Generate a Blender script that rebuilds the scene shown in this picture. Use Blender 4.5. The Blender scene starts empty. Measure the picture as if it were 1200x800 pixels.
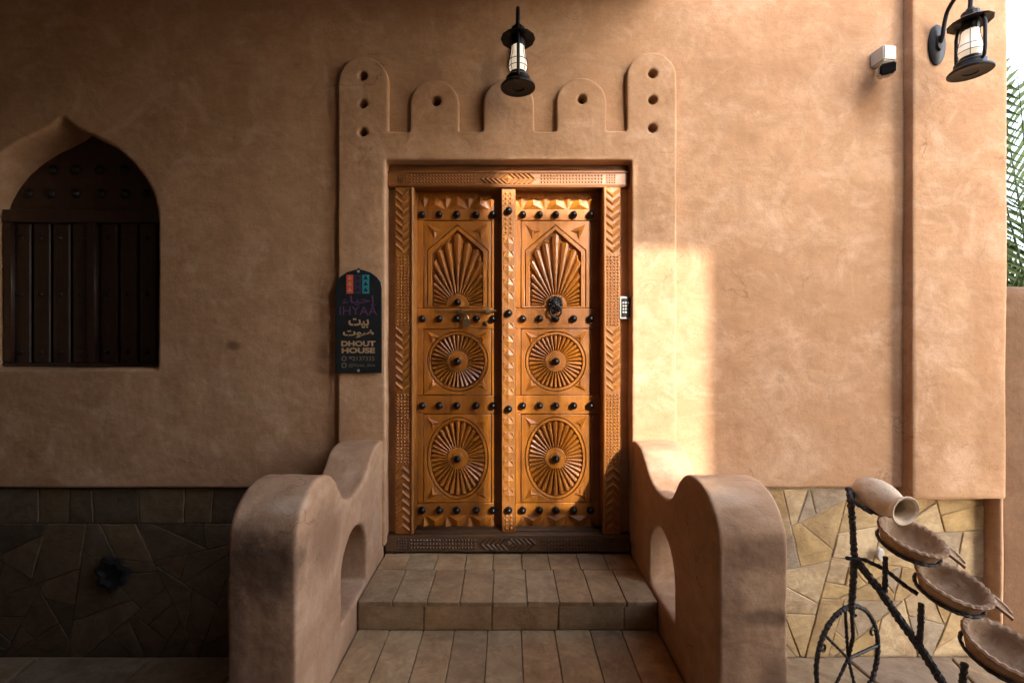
import bpy, bmesh, math, random
from mathutils import Vector, Matrix, noise
R = math.radians
S = bpy.context.scene
COL = S.collection

# ------------------------------------------------------------------ camera
CAM_Y, CAM_Z, F, VX = -2.44, 1.13, 540.0, 595.0     # photograph is 1200 px wide
cd = bpy.data.cameras.new('camera'); cam = bpy.data.objects.new('camera', cd); COL.objects.link(cam)
cd.sensor_width = 36; cd.lens = F / 1200 * 36; cd.shift_x = 5 / 1200.0
cd.clip_start = .05; cd.clip_end = 1000
cam.location = (0, CAM_Y, CAM_Z); cam.rotation_euler = (R(90), 0, 0)
S.camera = cam

# ------------------------------------------------------------------ light
SUN = Vector((.60, -1.0, .51)).normalized()
RX, RW = .85, 5.0; YR = -2.3
w = bpy.data.worlds.new('World'); S.world = w; w.use_nodes = True
nt = w.node_tree; nt.nodes.clear()
sky = nt.nodes.new('ShaderNodeTexSky'); sky.sky_type = 'NISHITA'; sky.sun_disc = False
sky.sun_elevation = math.asin(SUN.z); sky.sun_rotation = math.atan2(SUN.x, SUN.y)
sky.dust_density = 2.5; sky.air_density = 1.2; sky.ozone_density = 1.0
hs = nt.nodes.new('ShaderNodeHueSaturation'); hs.inputs['Saturation'].default_value = .72
bg = nt.nodes.new('ShaderNodeBackground'); bg.inputs[1].default_value = .15
wo = nt.nodes.new('ShaderNodeOutputWorld')
nt.links.new(sky.outputs[0], hs.inputs['Color']); tint = nt.nodes.new('ShaderNodeMix'); tint.data_type = 'RGBA'; tint.blend_type = 'MULTIPLY'; tint.inputs[0].default_value = 1; tint.inputs[7].default_value = (.96, 1.0, 1.09, 1)
nt.links.new(hs.outputs[0], tint.inputs[6]); nt.links.new(tint.outputs[2], bg.inputs[0]); nt.links.new(bg.outputs[0], wo.inputs[0])
sl = bpy.data.lights.new('sun', 'SUN'); so = bpy.data.objects.new('sun', sl); COL.objects.link(so)
sl.energy = 2.0; sl.angle = R(1.3); sl.color = (1, .965, .92)
so.rotation_euler = SUN.to_track_quat('Z', 'Y').to_euler(); so.location = SUN * 20
S.cycles.max_bounces = 5; S.cycles.diffuse_bounces = 4; S.cycles.glossy_bounces = 2; S.cycles.transmission_bounces = 2
S.view_settings.view_transform = 'Standard'; S.view_settings.look = 'None'
S.view_settings.exposure = 3.15; S.view_settings.gamma = 1

# ------------------------------------------------------------------ helpers
def at(px, py, y):
    D = y - CAM_Y
    return Vector(((px - VX) * D / F, y, CAM_Z - (py - 400) * D / F))
def P2(px, py, y):
    v = at(px, py, y); return (v.x, v.z)

def tag(o, label=None, cat=None, group=None, kind=None):
    if label: o['label'] = label
    if cat: o['category'] = cat
    if group: o['group'] = group
    if kind: o['kind'] = kind
    return o
def adopt(o, parent):
    if parent is not None:
        o.parent = parent
        if parent.type == 'EMPTY': o.matrix_parent_inverse = Matrix.Translation(parent.location).inverted()
        elif 'base_loc' in PIV.get(parent.name, {}): pass
        else: o.matrix_parent_inverse = parent_world(parent).inverted()
    return o
PIV = {}
def parent_world(o):
    m = Matrix.LocRotScale(o.location, o.rotation_euler, o.scale)
    if o.parent is None: return m
    return parent_world(o.parent) @ o.matrix_parent_inverse @ m
def thing(name, loc, label, cat, group=None):
    o = bpy.data.objects.new(name, None); COL.objects.link(o); o.location = loc
    o.empty_display_size = .1
    return tag(o, label, cat, group)
def link(name, me, mat=None, parent=None, loc=None, rot=None, scale=None):
    o = bpy.data.objects.new(name, me); COL.objects.link(o)
    if mat is not None and not me.materials: me.materials.append(mat)
    if loc is not None: o.location = loc
    if rot is not None: o.rotation_euler = rot
    if scale is not None: o.scale = scale
    return adopt(o, parent)

class MB:
    def __init__(s): s.v = []; s.f = []
    def add(s, vs, fs, M=None):
        n = len(s.v)
        s.v += [tuple(M @ Vector(v)) if M else tuple(v) for v in vs]
        s.f += [tuple(i + n for i in f) for f in fs]; return s
    def box(s, a, b, M=None):
        x0, y0, z0 = a; x1, y1, z1 = b
        return s.add([(x0,y0,z0),(x1,y0,z0),(x1,y1,z0),(x0,y1,z0),(x0,y0,z1),(x1,y0,z1),(x1,y1,z1),(x0,y1,z1)],
              [(0,3,2,1),(4,5,6,7),(0,1,5,4),(1,2,6,5),(2,3,7,6),(3,0,4,7)], M)
    def tube(s, pts, r, n=8, cap=True, wob=0, seed=0):
        rng = random.Random(seed)
        pts = [Vector(p) for p in pts]; t0 = (pts[1] - pts[0]).normalized()
        u = t0.orthogonal().normalized(); vs = []; fs = []
        for i, p in enumerate(pts):
            t = (pts[min(i+1, len(pts)-1)] - pts[max(i-1, 0)]).normalized()
            u = (u - t * u.dot(t)).normalized(); q = t.cross(u)
            rr = r[i] if isinstance(r, (list, tuple)) else r
            for k in range(n):
                a = 2 * math.pi * k / n
                k2 = rr * (1 + (rng.uniform(-wob, wob) if wob else 0))
                vs.append(p + (u * math.cos(a) + q * math.sin(a)) * k2)
        for i in range(len(pts) - 1):
            for k in range(n):
                fs.append((i*n+k, i*n+(k+1) % n, (i+1)*n+(k+1) % n, (i+1)*n+k))
        if cap:
            fs.append(tuple(reversed(range(n)))); fs.append(tuple((len(pts)-1)*n + k for k in range(n)))
        return s.add(vs, fs)
    def lathe(s, prof, n=32, M=None, rmod=None, zmod=None):
        vs = []; fs = []
        for i, (r, z) in enumerate(prof):
            for k in range(n):
                a = 2 * math.pi * k / n
                rr = r * (rmod(i, a) if rmod else 1); zz = z + (zmod(i, a) if zmod else 0)
                vs.append((rr * math.cos(a), rr * math.sin(a), zz))
        for i in range(len(prof) - 1):
            for k in range(n):
                fs.append((i*n+k, i*n+(k+1) % n, (i+1)*n+(k+1) % n, (i+1)*n+k))
        return s.add(vs, fs, M)
    def mesh(s, name, smooth=False, merge=False):
        me = bpy.data.meshes.new(name); me.from_pydata(s.v, [], s.f)
        if merge or smooth:
            bm = bmesh.new(); bm.from_mesh(me); bmesh.ops.remove_doubles(bm, verts=bm.verts, dist=1e-5)
            bmesh.ops.recalc_face_normals(bm, faces=bm.faces); bm.to_mesh(me); bm.free()
        if smooth:
            for p in me.polygons: p.use_smooth = True
            try: me.set_sharp_from_angle(angle=R(38))
            except Exception: pass
        me.update(); return me
    def build(s, name, mat, parent=None, smooth=False):
        return link(name, s.mesh(name, smooth), mat, parent)

def curve_mesh(name, outline, holes, thick, bev, res=2):
    cu = bpy.data.curves.new(name, 'CURVE'); cu.dimensions = '2D'; cu.fill_mode = 'BOTH'
    cu.extrude = max(thick / 2 - bev, 0); cu.bevel_depth = bev; cu.bevel_resolution = res; cu.offset = -bev
    for loop in [outline] + list(holes):
        sp = cu.splines.new('POLY'); sp.points.add(len(loop) - 1); sp.use_cyclic_u = True
        for p, q in zip(sp.points, loop): p.co = (q[0], q[1], 0, 1)
    tmp = bpy.data.objects.new('tmp', cu)
    me = bpy.data.meshes.new_from_object(tmp)
    bpy.data.objects.remove(tmp); bpy.data.curves.remove(cu); me.name = name
    return me
def plate_mesh(name, outline, holes, y_front, thick, bev=.003, res=1):
    me = curve_mesh(name, outline, holes, thick, bev, res)
    me.transform(Matrix(((1, 0, 0, 0), (0, 0, -1, y_front + thick / 2), (0, 1, 0, 0), (0, 0, 0, 1))))
    return me
def plate(name, outline, holes, y_front, thick, mat, parent=None, bev=.003, res=1):
    return link(name, plate_mesh(name, outline, holes, y_front, thick, bev, res), mat, parent)
def rect(x0, z0, x1, z1): return [(x0, z0), (x1, z0), (x1, z1), (x0, z1)]
def ell(cx, cz, rx, rz, n=40, a0=0, a1=2 * math.pi):
    return [(cx + rx * math.cos(a0 + (a1 - a0) * k / n), cz + rz * math.sin(a0 + (a1 - a0) * k / n)) for k in range(n)]

def plastered(name, me, mat, parent, voxel, disp=.006, scale=.35, smooth=2, fine=0, crisp=False):
    """hand-trowelled version of a mesh: even voxel skin, softened and slightly wavy"""
    o = bpy.data.objects.new('tmp', me); COL.objects.link(o)
    m = o.modifiers.new('r', 'REMESH'); m.mode = 'VOXEL'; m.voxel_size = voxel; m.use_smooth_shade = True
    if smooth:
        k = o.modifiers.new('s', 'SMOOTH'); k.factor = .5; k.iterations = smooth
    dg = bpy.context.evaluated_depsgraph_get()
    out = bpy.data.meshes.new_from_object(o.evaluated_get(dg)); out.name = name
    bpy.data.objects.remove(o)
    co = [0.0] * (len(out.vertices) * 3); no = [0.0] * (len(out.vertices) * 3)
    out.vertices.foreach_get('co', co); out.vertices.foreach_get('normal', no)
    for i in range(len(out.vertices)):
        p = Vector(co[3*i:3*i+3])
        d = noise.noise(p / scale) * disp + noise.noise(p / (scale * .3) + Vector((7, 3, 1))) * disp * .35
        if fine: d += noise.noise(p / .03) * fine
        for k in range(3): co[3*i+k] += no[3*i+k] * d
    out.vertices.foreach_set('co', co); out.update()
    for p in out.polygons: p.use_smooth = True
    if crisp: out.set_sharp_from_angle(angle=R(40))
    out.materials.clear()
    return link(name, out, mat, parent)

# ------------------------------------------------------------------ materials
class NT:
    def __init__(s, name):
        s.m = bpy.data.materials.new(name); s.m.use_nodes = True; s.t = s.m.node_tree
        s.b = s.t.nodes['Principled BSDF']; s.tc = s.t.nodes.new('ShaderNodeTexCoord')
    def n(s, t, **k):
        o = s.t.nodes.new(t)
        for a, b in k.items(): setattr(o, a, b)
        return o
    def l(s, a, b): s.t.links.new(a, b)
    def mapping(s, scale=(1, 1, 1), src='Object', rot=(0, 0, 0)):
        m = s.n('ShaderNodeMapping'); m.inputs['Scale'].default_value = scale; m.inputs['Rotation'].default_value = rot
        s.l(s.tc.outputs[src], m.inputs['Vector']); return m.outputs[0]
    def noise(s, vec, scale, detail=4, rough=.55, dist=0):
        o = s.n('ShaderNodeTexNoise'); o.inputs['Scale'].default_value = scale; o.inputs['Detail'].default_value = detail
        o.inputs['Roughness'].default_value = rough; o.inputs['Distortion'].default_value = dist
        s.l(vec, o.inputs['Vector']); return o.outputs['Fac']
    def ramp(s, fac, stops):
        o = s.n('ShaderNodeValToRGB'); e = o.color_ramp.elements
        while len(e) < len(stops): e.new(.5)
        for k, (p, c) in enumerate(stops):
            e[k].position = p; e[k].color = (c, c, c, 1) if isinstance(c, (int, float)) else (*c, 1)
        s.l(fac, o.inputs[0]); return o.outputs[0]
    def mix(s, fac, a, b, mode='MIX'):
        o = s.n('ShaderNodeMix', data_type='RGBA', blend_type=mode)
        for sock, v in ((o.inputs[0], fac), (o.inputs[6], a), (o.inputs[7], b)):
            if isinstance(v, (int, float)): sock.default_value = v
            elif isinstance(v, tuple): sock.default_value = (*v, 1)
            else: s.l(v, sock)
        return o.outputs[2]
    def math(s, op, a, b=0.0):
        o = s.n('ShaderNodeMath', operation=op)
        for sock, v in ((o.inputs[0], a), (o.inputs[1], b)):
            if isinstance(v, (int, float)): sock.default_value = v
            else: s.l(v, sock)
        return o.outputs[0]
    def bump(s, h, strength=.3, dist=.01, prev=None):
        o = s.n('ShaderNodeBump'); o.inputs['Strength'].default_value = strength; o.inputs['Distance'].default_value = dist
        s.l(h, o.inputs['Height'])
        if prev is not None: s.l(prev, o.inputs['Normal'])
        return o.outputs[0]
    def done(s, color=None, rough=None, normal=None, **k):
        for key, v in (('Base Color', color), ('Roughness', rough), ('Normal', normal), *k.items()):
            if v is None: continue
            i = s.b.inputs[key]
            if isinstance(v, (int, float)): i.default_value = v
            elif isinstance(v, tuple): i.default_value = (*v, 1) if len(v) == 3 else v
            else: s.l(v, i)
        return s.m
    def rand(s): return s.n('ShaderNodeObjectInfo').outputs['Random']

def blob(M, centre, radii, soft=.55, nscale=9, amt=.5):
    """mask (1 inside) of a ragged stain about a point of the thing"""
    v = M.n('ShaderNodeMapping', vector_type='TEXTURE')
    v.inputs['Location'].default_value = centre; v.inputs['Scale'].default_value = radii
    M.l(M.tc.outputs['Object'], v.inputs['Vector'])
    ln = M.n('ShaderNodeVectorMath', operation='LENGTH'); M.l(v.outputs[0], ln.inputs[0])
    nz = M.noise(M.mapping((1, 1, 1)), nscale, 5, .65)
    d = M.math('ADD', ln.outputs['Value'], M.math('MULTIPLY', M.math('SUBTRACT', nz, .5), amt * 2))
    return M.ramp(d, [(1 - soft, 1.0), (1.0, 0.0)])

def plaster(name, base, dark, pale, stains=(), bump=1.0):
    M = NT(name); v = M.mapping()
    c = M.mix(M.ramp(M.noise(v, 1.3, 5, .6, .6), [(.32, 0), (.68, 1)]), dark, base)
    c = M.mix(M.math('MULTIPLY', M.ramp(M.noise(v, 3.2, 7, .68, 1.6), [(.47, 0), (.68, 1)]), .7), c, pale)
    c = M.mix(M.math('MULTIPLY', M.ramp(M.noise(v, .9, 3, .5, 2.0), [(.5, 0), (.62, 1)]), .35), c, dark)
    c = M.mix(M.math('MULTIPLY', M.ramp(M.noise(v, 9, 5, .7, 1.0), [(.52, 0), (.74, 1)]), .38), c, dark)
    st = M.mapping((5, 5, .55))
    c = M.mix(M.math('MULTIPLY', M.ramp(M.noise(st, 1.4, 4, .6, .8), [(.54, 0), (.75, 1)]), .35), c, dark)
    hz = M.mapping((3.2, 3.2, 5.0), rot=(0, R(24), 0))
    tr = M.noise(hz, 2.2, 4, .6, 1.2)
    c = M.mix(M.math('MULTIPLY', M.ramp(tr, [(.36, 1), (.58, 0)]), .30), c, (dark[0]*.72, dark[1]*.68, dark[2]*.62))
    fine = M.noise(v, 85, 2, .7)
    c = M.mix(M.math('MULTIPLY', M.ramp(fine, [(.3, 1), (.5, 0)]), .3), c, (dark[0]*.75, dark[1]*.72, dark[2]*.7))
    # small pits and specks
    vo = M.n('ShaderNodeTexVoronoi'); vo.inputs['Scale'].default_value = 5.5; M.l(v, vo.inputs['Vector'])
    pit = M.ramp(vo.outputs['Distance'], [(.012, 1), (.045, 0)])
    c = M.mix(M.math('MULTIPLY', pit, .4), c, (dark[0]*.45, dark[1]*.42, dark[2]*.4))
    # hairline cracks, only here and there
    wv = M.n('ShaderNodeVectorMath', operation='ADD'); M.l(v, wv.inputs[0])
    nv = M.n('ShaderNodeTexNoise'); nv.inputs['Scale'].default_value = 5; nv.inputs['Detail'].default_value = 5; M.l(v, nv.inputs['Vector'])
    sv = M.n('ShaderNodeVectorMath', operation='SCALE'); sv.inputs['Scale'].default_value = .35; M.l(nv.outputs['Color'], sv.inputs[0]); M.l(sv.outputs[0], wv.inputs[1])
    ce = M.n('ShaderNodeTexVoronoi', feature='DISTANCE_TO_EDGE'); ce.inputs['Scale'].default_value = 1.5; M.l(wv.outputs[0], ce.inputs['Vector'])
    crack = M.math('MULTIPLY', M.ramp(ce.outputs['Distance'], [(.0, 1), (.0055, 0)]), M.ramp(M.noise(v, 1.7, 3, .6), [(.54, 0), (.6, 1)]))
    c = M.mix(M.math('MULTIPLY', crack, .55), c, (dark[0]*.35, dark[1]*.3, dark[2]*.28))
    # wiped trowel arcs
    ta = M.mapping((2.2, 2.2, 26), rot=(0, R(-17), 0)); tb = M.mapping((24, 24, 2.0), rot=(0, R(12), 0))
    t1 = M.noise(ta, 1.0, 3, .6, 2.2); t2 = M.noise(tb, 1.0, 3, .6, 2.0)
    c = M.mix(M.math('MULTIPLY', M.ramp(t1, [(.58, 0), (.78, 1)]), .14), c, pale)
    c = M.mix(M.math('MULTIPLY', M.ramp(t2, [(.56, 0), (.76, 1)]), .26), c, dark)
    for centre, radii, col, amount in stains:
        c = M.mix(M.math('MULTIPLY', blob(M, centre, radii), amount), c, col)
    b1 = M.bump(M.noise(v, 4.5, 3, .55), .28 * bump, .03)
    b2 = M.bump(tr, .10 * bump, .012, b1)
    b3 = M.bump(fine, .2 * bump, .004, b2)
    b4 = M.bump(M.math('ADD', M.math('MULTIPLY', t1, .2), M.math('MULTIPLY', M.noise(v, 19, 3, .6), 1.0)), .20 * bump, .010, b3)
    return M.done(c, .92, b4, **{'Specular IOR Level': .25})

WB, WD, WP = (.50, .290, .158), (.39, .212, .106), (.59, .385, .245)
m_plaster = plaster('plaster', WB, WD, WP, stains=[
    ((-1.45, 0, 1.11), (.05, .2, .03), (.16, .075, .035), .7), ((-.98, 0, 1.06), (.05, .2, .05), (.2, .1, .05), .4),
    ((1.9, 0, 2.4), (.1, .2, .25), (.27, .13, .055), .5), ((-.5, 0, 2.95), (.5, .3, .25), (.3, .15, .07), .45),
    ((2.5, -.05, .62), (.12, .2, .35), (.30, .155, .07), .6), ((2.45, -.05, 1.25), (.1, .2, .5), (.33, .17, .08), .5)])
m_plaster_l = plaster('parapet_plaster_l', (.47, .285, .165), (.37, .21, .115), (.56, .365, .23), stains=[
    ((-.77, -1.0, .43), (.17, .13, .16), (.045, .024, .016), .85), ((-.80, -1.0, .1), (.16, .1, .45), (.16, .085, .05), .6),
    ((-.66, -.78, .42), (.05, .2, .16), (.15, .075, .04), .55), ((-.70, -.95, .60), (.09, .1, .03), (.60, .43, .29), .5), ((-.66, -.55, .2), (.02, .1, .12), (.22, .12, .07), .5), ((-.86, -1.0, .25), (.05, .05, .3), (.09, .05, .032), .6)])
m_plaster_r = plaster('parapet_plaster_r', (.47, .285, .165), (.37, .21, .115), (.56, .365, .23), stains=[
    ((.80, -1.0, .27), (.12, .08, .035), (.10, .055, .035), .6), ((.80, -1.0, .47), (.16, .1, .07), (.2, .11, .065), .6),
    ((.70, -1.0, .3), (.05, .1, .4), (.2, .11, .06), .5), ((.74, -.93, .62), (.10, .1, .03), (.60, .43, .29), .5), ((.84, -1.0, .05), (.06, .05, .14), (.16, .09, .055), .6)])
m_plaster_b = plaster('boundary_plaster', (.16, .085, .042), (.12, .06, .028), (.20, .115, .062))  # darker than the house plaster: shade on this wall put into the colour
m_plaster_far = NT('neighbour_plaster').done((.36, .20, .10), .95)
m_plaster_blocker = NT('blocker_plaster').done((.10, .055, .028), .95)  # kept dark so the added blockers bounce little light

def wood(name, a, b, dark, rough=.38, coat=.25, grain_axis=2, wear=.25):
    M = NT(name)
    sc = [60, 60, 60]; sc[grain_axis] = 3.0
    v = M.mapping(tuple(sc)); v2 = M.mapping()
    g = M.noise(v, 1.0, 5, .62, .8)
    c = M.mix(M.ramp(g, [(.3, 0), (.7, 1)]), a, b)
    c = M.mix(M.math('MULTIPLY', M.ramp(g, [(.28, 1), (.42, 0)]), .55), c, dark)
    c = M.mix(M.math('MULTIPLY', M.ramp(M.noise(v2, 7, 5, .6, .5), [(.42, 0), (.72, 1)]), wear), c, dark)
    c = M.mix(1.0, c, M.ramp(M.rand(), [(0, (.74, .70, .66)), (1, (1.08, 1.06, 1.0))]), 'MULTIPLY')
    r = M.ramp(M.noise(v2, 22, 4, .6), [(.3, rough - .1), (.7, rough + .16)])
    bm = M.bump(g, .25, .0025, M.bump(M.noise(v2, 60, 3, .6), .12, .002))
    return M.done(c, r, bm, **{'Coat Weight': coat, 'Coat Roughness': .25})
m_wood = wood('teak', (.34, .105, .009), (.45, .160, .013), (.10, .026, .004), wear=.45)
m_wood_h = wood('teak_header', (.22, .078, .016), (.28, .108, .024), (.08, .028, .007), grain_axis=0, rough=.45)
m_wood_p = wood('teak_post', (.28, .095, .012), (.36, .135, .017), (.10, .032, .006), rough=.5, coat=.04)
m_wood_sill = wood('worn_sill_wood', (.10, .05, .022), (.14, .072, .032), (.04, .02, .01), rough=.6, coat=.05, grain_axis=0)
m_wood_win = wood('window_wood', (.036, .017, .010), (.05, .024, .013), (.018, .009, .006), rough=.5, coat=.1)

def simple(name, col, rough=.5, metal=0, bump=.15, scale=40, var=.35):
    M = NT(name); v = M.mapping(); nz = M.noise(v, scale, 4, .6)
    c = M.mix(M.ramp(nz, [(.3, 0), (.7, 1)]), tuple(x * (1 - var) for x in col), col)
    return M.done(c, rough, M.bump(nz, bump, .003), Metallic=metal)
m_iron = simple('black_iron', (.022, .018, .017), .5, .4, .5, 120, .4)
m_stud = simple('stud_iron', (.018, .015, .014), .28, .7, .1, 90)
m_lantern = simple('lantern_metal', (.010, .008, .007), .45, .6, .3, 70, .5)
m_lock = simple('lock_metal', (.42, .30, .16), .35, .9, .1, 80)
m_white = simple('white_plastic', (.50, .45, .37), .4, 0, .05, 20, .1)
m_black = simple('black_plastic', (.012, .012, .013), .25, 0, .03, 40)
m_grey = simple('grey_plastic', (.35, .34, .32), .4, 0, .03, 40)
m_mortar = simple('mortar', (.38, .28, .165), .95, 0, .6, 60, .4)
m_mortar_shade = simple('shaded_mortar', (.075, .052, .032), .95, 0, .6, 60, .4)  # mortar of the left base, deep shade painted into its colour
m_dark = simple('dark_recess', (.03, .02, .014), .95)
m_soot = simple('soot', (.010, .009, .009), .9, 0, .6, 60)

def stone(name, cols, bump=1.0):
    M = NT(name); v = M.mapping(); r = M.rand()
    n = len(cols)
    o = M.n('ShaderNodeValToRGB'); o.color_ramp.interpolation = 'CONSTANT'; e = o.color_ramp.elements
    while len(e) < n: e.new(.5)
    for k, c in enumerate(cols): e[k].position = k / n; e[k].color = (*c, 1)
    M.l(r, o.inputs[0]); base = o.outputs[0]
    # offset the pattern per piece
    add = M.n('ShaderNodeVectorMath', operation='ADD'); M.l(v, add.inputs[0])
    cx = M.n('ShaderNodeCombineXYZ'); M.l(M.math('MULTIPLY', r, 31.0), cx.inputs[0]); M.l(M.math('MULTIPLY', r, 17.0), cx.inputs[2])
    M.l(cx.outputs[0], add.inputs[1]); pv = add.outputs[0]
    dk = M.mix(1.0, base, (.62, .56, .5), 'MULTIPLY'); lt = M.mix(1.0, base, (1.35, 1.3, 1.25), 'MULTIPLY')
    n1 = M.noise(pv, 7, 6, .65, 1.0)
    c = M.mix(M.ramp(n1, [(.35, 0), (.65, 1)]), dk, base)
    c = M.mix(M.math('MULTIPLY', M.ramp(M.noise(pv, 18, 6, .7, .6), [(.52, 0), (.72, 1)]), .6), c, lt)
    mp = M.n('ShaderNodeMapping'); mp.inputs['Scale'].default_value = (14, 14, 60); mp.inputs['Rotation'].default_value = (0, .6, 0)
    M.l(pv, mp.inputs[0]); sn = M.noise(mp.outputs[0], 1, 5, .65, .6)
    c = M.mix(M.math('MULTIPLY', M.ramp(sn, [(.32, 1), (.48, 0)]), .35), c, M.mix(1.0, base, (.4, .34, .28), 'MULTIPLY'))
    b = M.bump(M.noise(pv, 10, 7, .68, .6), .6 * bump, .012, M.bump(sn, .3 * bump, .006))
    return M.done(c, .85, b)
m_stone = stone('sandstone', [(.50, .35, .17), (.43, .29, .13), (.56, .41, .23), (.40, .30, .19), (.47, .34, .19), (.50, .34, .145), (.35, .27, .18)])
m_stone_shade = stone('shaded_stone', [(.15, .098, .05), (.12, .08, .043), (.17, .115, .06), (.13, .09, .052), (.10, .07, .04)])  # left base only: darker colour stands in for the deep shade there
m_tile = stone('step_tile', [(.43, .285, .145), (.38, .25, .125), (.46, .315, .165), (.35, .235, .125), (.42, .265, .13), (.40, .28, .15), (.44, .295, .145)], .7)
m_paving = stone('paving', [(.30, .2, .11), (.27, .185, .11), (.33, .225, .12)])

def clay(name, a, b, lime):
    M = NT(name); v = M.mapping()
    c = M.mix(M.ramp(M.noise(v, 9, 5, .6, .5), [(.35, 0), (.65, 1)]), a, b)
    c = M.mix(M.math('MULTIPLY', M.ramp(M.noise(v, 14, 6, .65, .8), [(.46, 0), (.7, 1)]), .75), c, lime)
    c = M.mix(M.math('MULTIPLY', M.ramp(M.noise(v, 45, 4, .6), [(.3, 1), (.42, 0)]), .45), c, tuple(x * .4 for x in a))
    return M.done(c, .88, M.bump(M.noise(v, 50, 5, .65), .4, .004))
m_clay = clay('clay', (.20, .112, .055), (.30, .175, .09), (.43, .30, .185))
m_clay_pale = clay('pale_clay', (.42, .30, .19), (.52, .39, .26), (.68, .57, .43))

M = NT('lamp_glass')
m_glass = M.done((.9, .86, .78), .35, Emission_Color=None) if False else M.done((.9, .87, .8), .4, **{'Emission Color': (1, .80, .55), 'Emission Strength': .06, 'Transmission Weight': .0, 'Subsurface Weight': .0})
def flat(name, col, rough=.5):
    M = NT(name); return M.done(col, rough)
m_sign = simple('sign_board', (.010, .013, .014), .5, 0, .05, 50)
m_tan = flat('sign_tan', (.40, .25, .13)); m_purple = flat('sign_purple', (.10, .045, .10)); m_red = flat('sign_red', (.55, .07, .03))
m_teal = flat('sign_teal', (.02, .20, .22)); m_plum = flat('sign_plum', (.035, .03, .06)); m_dim = flat('sign_grey', (.19, .15, .11))
m_leaf = simple('palm_leaf', (.030, .043, .014), .8, 0, .1, 12, .5)
m_leaf.node_tree.nodes['Principled BSDF'].inputs['Specular IOR Level'].default_value = .08
m_trunk = simple('palm_trunk', (.16, .10, .06), .9, 0, .9, 30, .5)

M = NT('earth'); v = M.mapping()
m_ground = M.done(M.mix(M.ramp(M.noise(v, 1.2, 8, .65), [(.3, 0), (.7, 1)]), (.25, .165, .095), (.34, .235, .145)), .95, M.bump(M.noise(v, 30, 6, .7), .5, .01))

GZ = -.56
# ------------------------------------------------------------------ ground
g = MB(); g.add([(-300, -300, GZ), (300, -300, GZ), (300, 300, GZ), (-300, 300, GZ)], [(0, 1, 2, 3)])
ground = tag(g.build('ground', m_ground), kind='structure')

# ------------------------------------------------------------------ irregular stone pieces
def clip(poly, n, d):
    out = []
    for i in range(len(poly)):
        a, b = poly[i], poly[(i+1) % len(poly)]
        da, db = a[0]*n[0]+a[1]*n[1]-d, b[0]*n[0]+b[1]*n[1]-d
        if da <= 0: out.append(a)
        if (da < 0 < db) or (db < 0 < da):
            t = da / (da - db); out.append((a[0]+(b[0]-a[0])*t, a[1]+(b[1]-a[1])*t))
    return out
def cells(seeds, x0, z0, x1, z1, gap, wts=0):
    res = []; rw = random.Random(9); wt = [rw.uniform(-wts, wts) for _ in seeds]
    for i, s in enumerate(seeds):
        poly = [(x0, z0), (x1, z0), (x1, z1), (x0, z1)]
        for j, t in enumerate(seeds):
            if i == j: continue
            dx, dz = t[0]-s[0], t[1]-s[1]; L = math.hypot(dx, dz)
            if L < 1e-6: continue
            n = (dx/L, dz/L); d = n[0]*(s[0]+t[0])/2+n[1]*(s[1]+t[1])/2 - gap/2 + (wt[i]-wt[j])*L
            poly = clip(poly, n, d)
            if len(poly) < 3: break
        if len(poly) >= 3: res.append(poly)
    return res
def inset(poly, d):
    c = (sum(p[0] for p in poly)/len(poly), sum(p[1] for p in poly)/len(poly)); out = []
    for p in poly:
        L = math.hypot(p[0]-c[0], p[1]-c[1]); k = max(0, 1 - d * 1.3 / max(L, 1e-6)); out.append((c[0]+(p[0]-c[0])*k, c[1]+(p[1]-c[1])*k))
    return out
def rough_poly(poly, rng, step=.06, amp=.004):
    out = []
    for i in range(len(poly)):
        a, b = poly[i], poly[(i+1) % len(poly)]; L = math.hypot(b[0]-a[0], b[1]-a[1])
        if L < .006: continue
        n = max(1, int(L / step)); nx, nz = -(b[1]-a[1])/L, (b[0]-a[0])/L
        for k in range(n):
            t = k / n if k else min(.005 / L, .3)
            j = rng.uniform(-amp, amp) if k else 0
            out.append((a[0]+(b[0]-a[0])*t+nx*j, a[1]+(b[1]-a[1])*t+nz*j))
        t = 1 - min(.005 / L, .3); out.append((a[0]+(b[0]-a[0])*t, a[1]+(b[1]-a[1])*t))
    return out
def stone_piece(name, poly, mat, parent, rng, to3, depth=.035, lift=.0, tilt=.004, ch=.005, amp=.004):
    poly = rough_poly(poly, rng, .06, amp)
    if len(poly) < 3: return
    n = len(poly); c = (sum(p[0] for p in poly)/n, sum(p[1] for p in poly)/n)
    tx, tz = rng.uniform(-1, 1)*tilt*4, rng.uniform(-1, 1)*tilt*4; h0 = lift + rng.uniform(-tilt, tilt)
    H = lambda p: h0 + (p[0]-c[0])*tx + (p[1]-c[1])*tz
    top = inset(poly, ch)
    vs = [to3(p[0], p[1], -depth) for p in poly] + [to3(p[0], p[1], H(p)-ch) for p in poly] + [to3(p[0], p[1], H(p)) for p in top] + [to3(c[0], c[1], H(c) + rng.uniform(0, .003))]
    fs = []
    for i in range(n):
        j = (i+1) % n
        fs += [(i, j, n+j, n+i), (n+i, n+j, 2*n+j, 2*n+i), (2*n+i, 2*n+j, 3*n)]
    b = MB(); b.add(vs, fs); return b.build(name, mat, parent)

# ------------------------------------------------------------------ house front
house = thing('house', (0, .2, GZ), 'ochre mud plastered house front with battlement relief round the doorway and stone base', 'house')
Z_PL = .353
WY = -.03         # face of the doorway relief
def q(px, py, y=0): return P2(px, py, y)
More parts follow.
